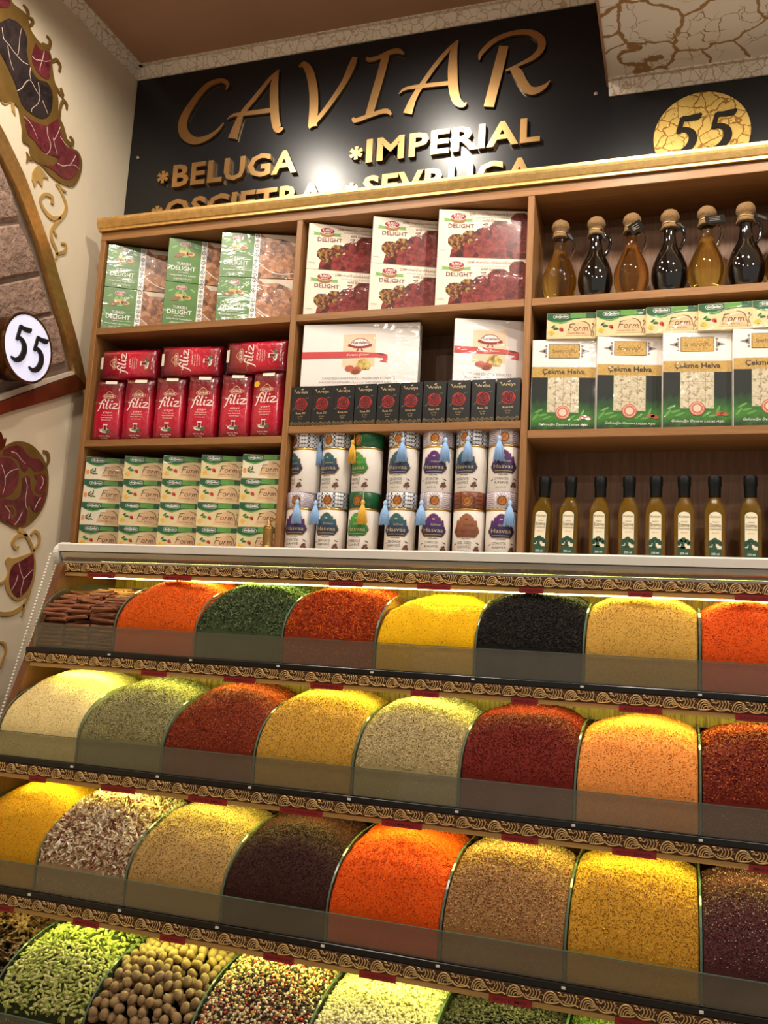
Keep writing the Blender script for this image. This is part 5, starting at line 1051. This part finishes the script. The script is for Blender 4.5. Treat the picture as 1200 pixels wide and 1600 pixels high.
# star anise
M_anise = plain('star_anise', (82, 48, 30), .7, vary=.3, vscale=100); M_aniseed = plain('star_anise_seed', (130, 84, 44), .25, vary=.1)
mb = MB()
for j in range(8):
    a = j*math.pi/4; c, s = math.cos(a), math.sin(a); pp = [(.002, .0013, 0), (.007, .0028, .0006), (.0135, 0, .001), (.007, -.0028, .0006), (.007, 0, -.0032), (.003, 0, .0012)]
    mb.add([(x*c-y*s, x*s+y*c, z) for x, y, z in pp], [(0, 1, 5), (1, 2, 4), (2, 3, 4), (3, 0, 4), (0, 4, 1), (4, 1, 0), (3, 5, 0), (1, 2, 5), (2, 3, 5)], M_anise)
an = mb.mesh('star_anise'); pts, _ = pack(3, 0, .014, 125, dict(top=.106, dome=.008), 2, .010, 3)
for p in pts: piece('star_anise', an, p, (rng.normal(0, .5), rng.normal(0, .5), rng.uniform(0, 6)), 'dark brown star anise in the bin beside the green cardamom', 'star anise', 'star anise in their glass bin', rng.uniform(.8, 1.15))
# cinnamon sticks: quills rolled from both edges
M_cin = plain('cinnamon_bark', (134, 78, 48), .75, vary=.28, vscale=60, bmp=.5, bscale=150, bdist=.001); cin = []
for q in range(3):
    mb = MB(); L = (.066, .060, .072)[q]; prof = []
    for t in np.linspace(0, 1, 15):
        a = -2.2+t*5.6; rr = .0052*(1-.35*max(0, t-.6)/.4); prof.append((rr*math.cos(a), rr*math.sin(a)*.85))
    inner = [(a*.78, b*.78) for a, b in reversed(prof)]; ring = prof+inner; n = len(ring); vs = []
    for j in range(5):
        x = -L/2+L*j/4; vs += [(x, a*(1+.06*math.sin(j*2+q)), b+.0008*math.sin(j*1.7+q)) for a, b in ring]
    fs = [(j*n+i, j*n+(i+1) % n, (j+1)*n+(i+1) % n, (j+1)*n+i) for j in range(4) for i in range(n)]
    for base in (0, 4*n):
        for i in range(len(prof)-1): fs.append((base+i, base+i+1, base+n-2-i, base+n-1-i))
    mb.add(vs, fs, M_cin); cin.append(mb.mesh('cinnamon_stick', True))
nst = 0
for c in range(3):
    for z in range(6):
        for dpt in range(1):
            piece('cinnamon_stick', cin[(c+z) % 2], (X0+.0345+c*.0655, YFR[0]+.012, ZBt[0]+.006+z*.0089), (rng.uniform(0, 6), rng.normal(0, .015), rng.normal(0, .02)), 'cinnamon stick stacked behind the glass in the bin by the cream wall', 'cinnamon stick', 'stacked cinnamon sticks', .95)
for i in range(12): piece('cinnamon_stick', cin[i % 3], (X0+.036+(i % 3)*.064, YFR[0]+.018+.010*(i//3), -.014+.006*(i//3)), (rng.uniform(0, 6), rng.normal(0, .03), rng.normal(0, .06)), 'cinnamon stick lying loose on top in the bin by the cream wall', 'cinnamon stick', 'loose cinnamon sticks', .95)
gz = heap_z(0, 0, 3, top=.078, dome=.004, lump=.002, front=.0)
for i in range(160):
    y = YFR[0]+.010+.20*((i//2*2+1)/160); c = i % 3; x = X0+.034+c*.066+rng.normal(0, .006); x = min(max(x, X0+.037), X0+WB-.037); z = float(gz(np.array(x), np.array(y)))+(rng.uniform(-.001, .006) if i % 2 else -.008)
    piece('cinnamon_stick', cin[i % 3], (x, y, z), (rng.uniform(0, 6), rng.normal(0, .06), rng.normal(0, .16)), 'cinnamon stick lying loose on top in the bin by the cream wall', 'cinnamon stick', 'loose cinnamon sticks', rng.uniform(.85, 1.0))

# ------------------------------------------------------------------ ornaments on the cream wall
def wpt(x0, y0, s):
    def g(pts):
        out = []
        for q in pts:
            p = on('x', XW, x0+q[0]/s, y0+q[1]/s)
            if len(q) == 3: e = on('x', XW, x0+q[0]/s, y0+q[1]/s+1); out.append((p.y, p.z, q[2]/s*abs(e.z-p.z)*1.05))
            else: out.append((p.y, p.z))
        return out
    return g
fw = lambda a, b, d: (XW+d, a, b)
def orn(name, label, loc_px):
    p = on('x', XW, *loc_px); o = empty(name, XW, p.y, p.z); return tag(o, label, 'wall ornament')
def plate(root, name, pts, d, mat, n=3):
    mb = MB(); pts = smooth_path(list(pts)+[pts[0]], n)[:-1]; mb.prism(pts, fw, d, .0002, mat); mb.build(name, root, rel=True)
def curl(root, name, pts, d, mat): mb = MB(); mb.stroke(pts, fw, d, .0002, mat, 5); mb.build(name, root, rel=True)
Q = wpt(0, 0, 5.336); top = orn('wall_cartouche', 'long gold edged cartouche with red and black marbled panels high on the wall', (60, 150))
plate(top, 'gold_backing', Q([(-120, -200), (60, -60), (85, 0), (110, 40), (190, 100), (225, 150), (240, 230), (280, 300), (330, 360), (380, 385), (410, 440), (425, 490), (430, 560), (440, 640), (458, 720), (470, 780), (480, 850), (480, 960), (520, 1040), (545, 1130), (575, 1225), (640, 1260), (675, 1340), (670, 1430), (640, 1510), (600, 1556), (540, 1545), (460, 1505), (390, 1440), (330, 1370), (270, 1335), (240, 1260), (235, 1215), (190, 1190), (178, 1150), (180, 1080), (165, 1000), (150, 910), (120, 870), (80, 845), (30, 860), (-60, 780), (-200, 600)]), .004, M_goldpaint, 2)
plate(top, 'black_marble_panel', Q([(60, 155), (130, 185), (190, 260), (215, 340), (210, 430), (240, 560), (300, 660), (380, 690), (425, 780), (420, 900), (390, 970), (330, 990), (250, 950), (170, 870), (120, 720), (60, 580), (10, 480), (-40, 380), (-40, 220)]), .0055, M_darkmarble)
plate(top, 'red_marble_panel', Q([(285, 365), (330, 420), (390, 430), (412, 500), (405, 600), (395, 660), (335, 640), (275, 560), (252, 470)]), .0055, M_redmarble, 2)
plate(top, 'red_marble_panel', Q([(190, 960), (260, 1010), (380, 1050), (470, 990), (490, 1100), (530, 1190), (540, 1230), (590, 1250), (640, 1290), (650, 1370), (620, 1460), (560, 1500), (480, 1465), (420, 1410), (350, 1375), (440, 1380), (470, 1320), (400, 1290), (330, 1250), (280, 1180), (220, 1120), (200, 1030)]), .0055, M_redmarble, 2)
plate(top, 'red_marble_panel', Q([(-100, -120), (40, -60), (70, 10), (60, 60), (-20, 70), (-100, 40)]), .0055, M_redmarble, 2)
plate(top, 'gold_leaf', Q([(265, 1440), (285, 1400), (315, 1375), (345, 1420), (400, 1490), (352, 1478), (345, 1560), (305, 1505), (282, 1560), (262, 1500)]), .004, M_goldlight, 1)
plate(top, 'gold_leaf', Q([(215, 1265), (235, 1300), (270, 1320), (270, 1345), (240, 1335), (215, 1355), (220, 1310)]), .004, M_goldpaint, 1)
plate(top, 'gold_leaf', Q([(0, 800), (60, 820), (110, 850), (125, 970), (95, 920), (85, 850), (40, 875), (10, 860)]), .0034, M_goldlight, 1)
for s in ([(215, 150, 24), (228, 112, 30), (212, 72, 26), (188, 42, 14)], [(238, 215, 18), (265, 195, 26), (262, 165, 26), (232, 145, 14)], [(350, 372, 30), (400, 392, 34), (412, 345, 26), (384, 300, 16)], [(425, 510, 22), (465, 500, 26), (495, 550, 28), (488, 595, 14)], [(445, 700, 20), (490, 775, 28), (518, 795, 26), (500, 732, 18)], [(490, 980, 20), (500, 890, 22), (520, 840, 24), (548, 870, 26), (550, 908, 14)], [(550, 1170, 24), (582, 1205, 34), (602, 1180, 30), (578, 1138, 16)]):
    curl(top, 'gold_curl', Q(s), .0045, M_goldpaint)
M_vein = plain('marble_vein', (220, 196, 182), .4)
def veins(root, Qf, lines, w):
    mb = MB()
    for ln in lines: mb.stroke(Qf([(a, b, w*(1-.6*i/len(ln))) for i, (a, b) in enumerate(ln)]), fw, .0060, .0050, M_vein, 3)
    mb.build('marble_veins', root, rel=True)
veins(top, Q, [[(2, 230), (10, 290), (20, 330), (60, 375), (95, 425), (130, 462), (145, 400), (150, 320), (165, 240)], [(50, 380), (60, 450), (80, 540), (100, 590)], [(130, 760), (170, 735), (200, 690), (240, 672), (290, 760), (318, 810), (300, 870), (255, 905), (250, 935)], [(240, 565), (235, 620), (245, 670)], [(305, 690), (315, 760), (320, 810)], [(340, 840), (365, 900), (388, 955)], [(130, 470), (180, 520), (220, 540)],
   [(190, 975), (225, 1010), (260, 1065), (300, 1160)], [(380, 1058), (385, 1130), (410, 1200), (400, 1260), (375, 1290)], [(430, 1150), (440, 1200), (465, 1290)], [(490, 1060), (470, 1110), (440, 1170)], [(490, 1140), (530, 1200), (560, 1230)], [(465, 1362), (510, 1385), (560, 1378), (610, 1380), (650, 1412)], [(618, 1300), (590, 1350), (565, 1385)], [(255, 470), (285, 500), (330, 505), (370, 515), (408, 508)], [(355, 430), (345, 480), (335, 515), (322, 560), (320, 598)]], 6)
Q4 = wpt(0, 0, 4); vine = orn('wall_scroll', 'pale gold scrolling vine below the long cartouche', (85, 350))
for s in ([(345, 1150, 10), (378, 1200, 16), (408, 1280, 20), (400, 1330, 22), (350, 1392, 22), (318, 1440, 20), (320, 1500, 24), (350, 1570, 20), (345, 1620, 14)], [(375, 1360, 18), (320, 1362, 26), (270, 1310, 22), (248, 1250, 20), (275, 1215, 20), (318, 1232, 24), (322, 1275, 26)], [(330, 1440, 10), (345, 1470, 16), (352, 1468, 8)], [(345, 1590, 14), (400, 1570, 20), (405, 1530, 16), (378, 1520, 12)], [(360, 1150, 6), (385, 1185, 14), (410, 1200, 8)]):
    curl(vine, 'scroll', Q4(s), .004, M_goldlight)
Q5 = wpt(0, 660, 4); med = orn('wall_medallion', 'round gold medallion with red marbled panels beside the shelving', (40, 760))
plate(med, 'gold_backing', Q5([(20, 160), (60, 130), (120, 118), (190, 140), (250, 200), (285, 270), (298, 350), (290, 450), (260, 540), (200, 620), (140, 660), (90, 665), (40, 640), (-40, 590), (-100, 480), (-110, 350), (-60, 220)]), .004, M_goldpaint)
plate(med, 'red_marble_panel', Q5([(10, 178), (60, 150), (120, 148), (150, 190), (190, 225), (235, 230), (272, 285), (230, 305), (200, 300), (175, 270), (150, 310), (125, 290), (105, 235), (50, 205), (10, 205)]), .0055, M_redmarble, 2)
plate(med, 'red_marble_panel', Q5([(0, 220), (50, 222), (92, 265), (108, 345), (85, 420), (40, 460), (-20, 470), (-80, 420), (-80, 270)]), .0055, M_redmarble, 3)
plate(med, 'red_marble_panel', Q5([(130, 350), (160, 332), (178, 352), (185, 420), (215, 460), (250, 462), (275, 430), (268, 480), (235, 550), (200, 560), (175, 510), (160, 560), (150, 630), (100, 652), (40, 628), (-20, 590), (-10, 480), (60, 485), (110, 470), (128, 420)]), .0055, M_redmarble, 2)
plate(med, 'red_marble_panel', Q5([(205, 335), (270, 322), (282, 380), (262, 440), (225, 445), (210, 410), (225, 370)]), .0055, M_redmarble, 2)
plate(med, 'gold_leaf', Q5([(-40, 60), (0, 60), (15, 105), (35, 100), (22, 150), (0, 175), (-40, 190)]), .0045, M_copper, 1)
curl(med, 'gold_curl', Q5([(280, 285, 10), (298, 240, 18), (292, 196, 24), (265, 182, 20)]), .0045, M_goldpaint); curl(med, 'gold_curl', Q5([(30, 520, 10), (70, 530, 18), (85, 570, 18), (60, 600, 14)]), .0062, M_goldpaint)
veins(med, Q5, [[(60, 182), (95, 195), (120, 230), (150, 260)], [(0, 265), (15, 310), (22, 345), (20, 400), (5, 450)], [(22, 345), (55, 305), (105, 290)], [(148, 345), (160, 400), (150, 470), (152, 520), (165, 545)], [(250, 335), (262, 370), (240, 420)], [(245, 470), (220, 510), (205, 545)], [(128, 560), (105, 610), (80, 640)], [(20, 520), (50, 560), (45, 600)]], 4.5)
drop = orn('wall_pendant', 'small gold pendant with red marbled panel and curling stem under the medallion', (32, 900))
plate(drop, 'gold_backing', Q5([(205, 808), (130, 835), (70, 850), (45, 842), (28, 870), (45, 925), (25, 990), (40, 1060), (90, 1112), (140, 1100), (190, 1040), (215, 940), (216, 860)]), .004, M_goldlight)
plate(drop, 'red_marble_panel', Q5([(198, 820), (130, 862), (72, 895), (50, 965), (58, 1040), (100, 1092), (150, 1060), (190, 985), (203, 880)]), .0055, M_redmarble, 3)
for s in ([(110, 665, 28), (160, 710, 22), (192, 775, 22), (205, 812, 16)], [(165, 705, 14), (105, 712, 24), (75, 750, 22), (90, 785, 20), (112, 778, 14)], [(200, 805, 12), (235, 760, 20), (238, 705, 22), (212, 680, 20), (190, 705, 16)], [(185, 1050, 10), (150, 1130, 22), (90, 1182, 28), (30, 1198, 26), (-30, 1190, 22)], [(140, 1135, 14), (142, 1175, 18), (130, 1212, 8)], [(35, 975, 14), (10, 1003, 18), (-20, 1005, 16)], [(-10, 1370, 10), (22, 1385, 18), (30, 1430, 16), (8, 1490, 12), (0, 1530, 8)]):
    curl(drop, 'gold_curl', Q5(s), .0045, M_goldlight)
veins(drop, Q5, [[(108, 880), (118, 930), (136, 985), (122, 1040), (120, 1085)], [(136, 980), (165, 950), (192, 922)], [(102, 955), (85, 1010), (60, 1048)]], 4.5)
# framed stone panel
Q1 = wpt(0, 0, 1); stone = orn('stone_niche_panel', 'rough stone panel framed with gold and copper bands on the cream wall', (40, 480)); stone['category'] = 'wall panel'
ext = [(-60, 90)]
mb = MB(); mb.prism(Q1([(-90, 60), (0, 232), (52, 372), (112, 584), (0, 624), (-90, 655)]), fw, .004, .0002, plain('dark_mortar', (112, 92, 78), .95, vary=.2, bmp=.5, bscale=150)); mb.build('mortar_bed', stone, rel=True)
for pts in ([(-80, 85), (-2, 262), (24, 328), (26, 344), (-80, 356)], [(-80, 362), (28, 350), (46, 388), (60, 426), (-80, 452)], [(-80, 458), (62, 432), (80, 487), (22, 498), (-80, 502)], [(25, 503), (82, 492), (100, 566), (30, 588)], [(-80, 507), (19, 503), (24, 590), (-80, 622)]):
    w = Q1(pts); cxy = (sum(p[0] for p in w)/len(w), sum(p[1] for p in w)/len(w)); mb = MB(); n = len(w)
    dense = []
    for i in range(n):
        for t in (0, .33, .66): a, b = w[i], w[(i+1) % n]; dense.append((a[0]+(b[0]-a[0])*t+random.uniform(-.002, .002), a[1]+(b[1]-a[1])*t+random.uniform(-.002, .002)))
    inn = [(cxy[0]+(a-cxy[0])*.9, cxy[1]+(b-cxy[1])*.9) for a, b in dense]; m_ = len(dense)
    vs = [fw(a, b, .003) for a, b in dense]+[fw(a, b, .013+random.uniform(-.002, .002)) for a, b in inn]+[fw(cxy[0], cxy[1], .016)]
    mb.add(vs, [(i, (i+1) % m_, m_+(i+1) % m_, m_+i) for i in range(m_)]+[(m_+i, m_+(i+1) % m_, 2*m_) for i in range(m_)], M_stone); mb.build('stone', stone, rel=True)
mb = MB(); mb.prism(Q1([(-90, 48), (0, 215), (30, 278), (71, 392), (112, 534), (128, 606), (109, 585), (92, 522), (52, 385), (18, 296), (-4, 252), (-90, 90)]), fw, .022, .0002, M_goldtrim); mb.build('gold_band', stone, rel=True)
mb = MB(); mb.prism(Q1([(128, 607), (109, 586), (60, 603), (0, 625), (-90, 656), (-90, 678), (0, 645), (70, 625)]), fw, .024, .0002, M_copper); mb.build('copper_band', stone, rel=True)
mb = MB(); mb.prism(Q1([(108, 580), (60, 594), (0, 614), (-90, 642), (-90, 655), (0, 624), (60, 602), (109, 585)]), fw, .018, .0002, M_mortar); mb.build('plaster_ledge', stone, rel=True)
# illuminated round number lamp on the stone panel
lc = on('x', -1.65, 44, 544); lamp = empty('number_lamp', XW, lc.y, lc.z); tag(lamp, 'round illuminated white number sign in a bronze drum on the stone panel', 'sign lamp')
M_bronze = plain('polished_bronze', (116, 78, 40), .18, .95, vary=.2, vscale=20); M_lamp = plain('lit_white_acrylic', (226, 228, 240), .3, emit=(206, 214, 255), es=.5)
def drum(mb, prof, mat, seg=40):
    vs = []; fs = []
    for r, x in prof:
        for k in range(seg): a = 2*math.pi*k/seg; vs.append((x, lc.y+r*math.cos(a), lc.z+r*math.sin(a)))
    n = len(prof); fs = [(i*seg+(k+1) % seg, i*seg+k, (i+1)*seg+k, (i+1)*seg+(k+1) % seg) for i in range(n-1) for k in range(seg)]+[tuple(range(seg)), tuple(range(n*seg-1, (n-1)*seg-1, -1))]
    mb.add(vs, fs, mat)
mb = MB(); drum(mb, [(.086, XW+.0168), (.086, -1.662), (.092, -1.658), (.095, -1.652), (.093, -1.648), (.0885, -1.648), (.088, -1.660)], M_bronze); mb.build('bronze_drum', lamp, rel=True, smooth=False)
mb = MB(); drum(mb, [(.0878, -1.6598), (.0878, -1.6495)], M_lamp); fc_ = mb.build('lit_face', lamp, rel=True)
for off in (-.064, .004):
    mb = MB(); fd = lambda a, b, d: (d, lc.y+a, lc.z+b)
    for i, s in enumerate(FIVE): mb.stroke([(off+a*.072, -.052+b*.100-.1*(off+.03), w*.094) for a, b, w in s], fd, -1.6465+.0003*i, -1.6494, M_ink, 5)
    mb.build('digit', fc_)
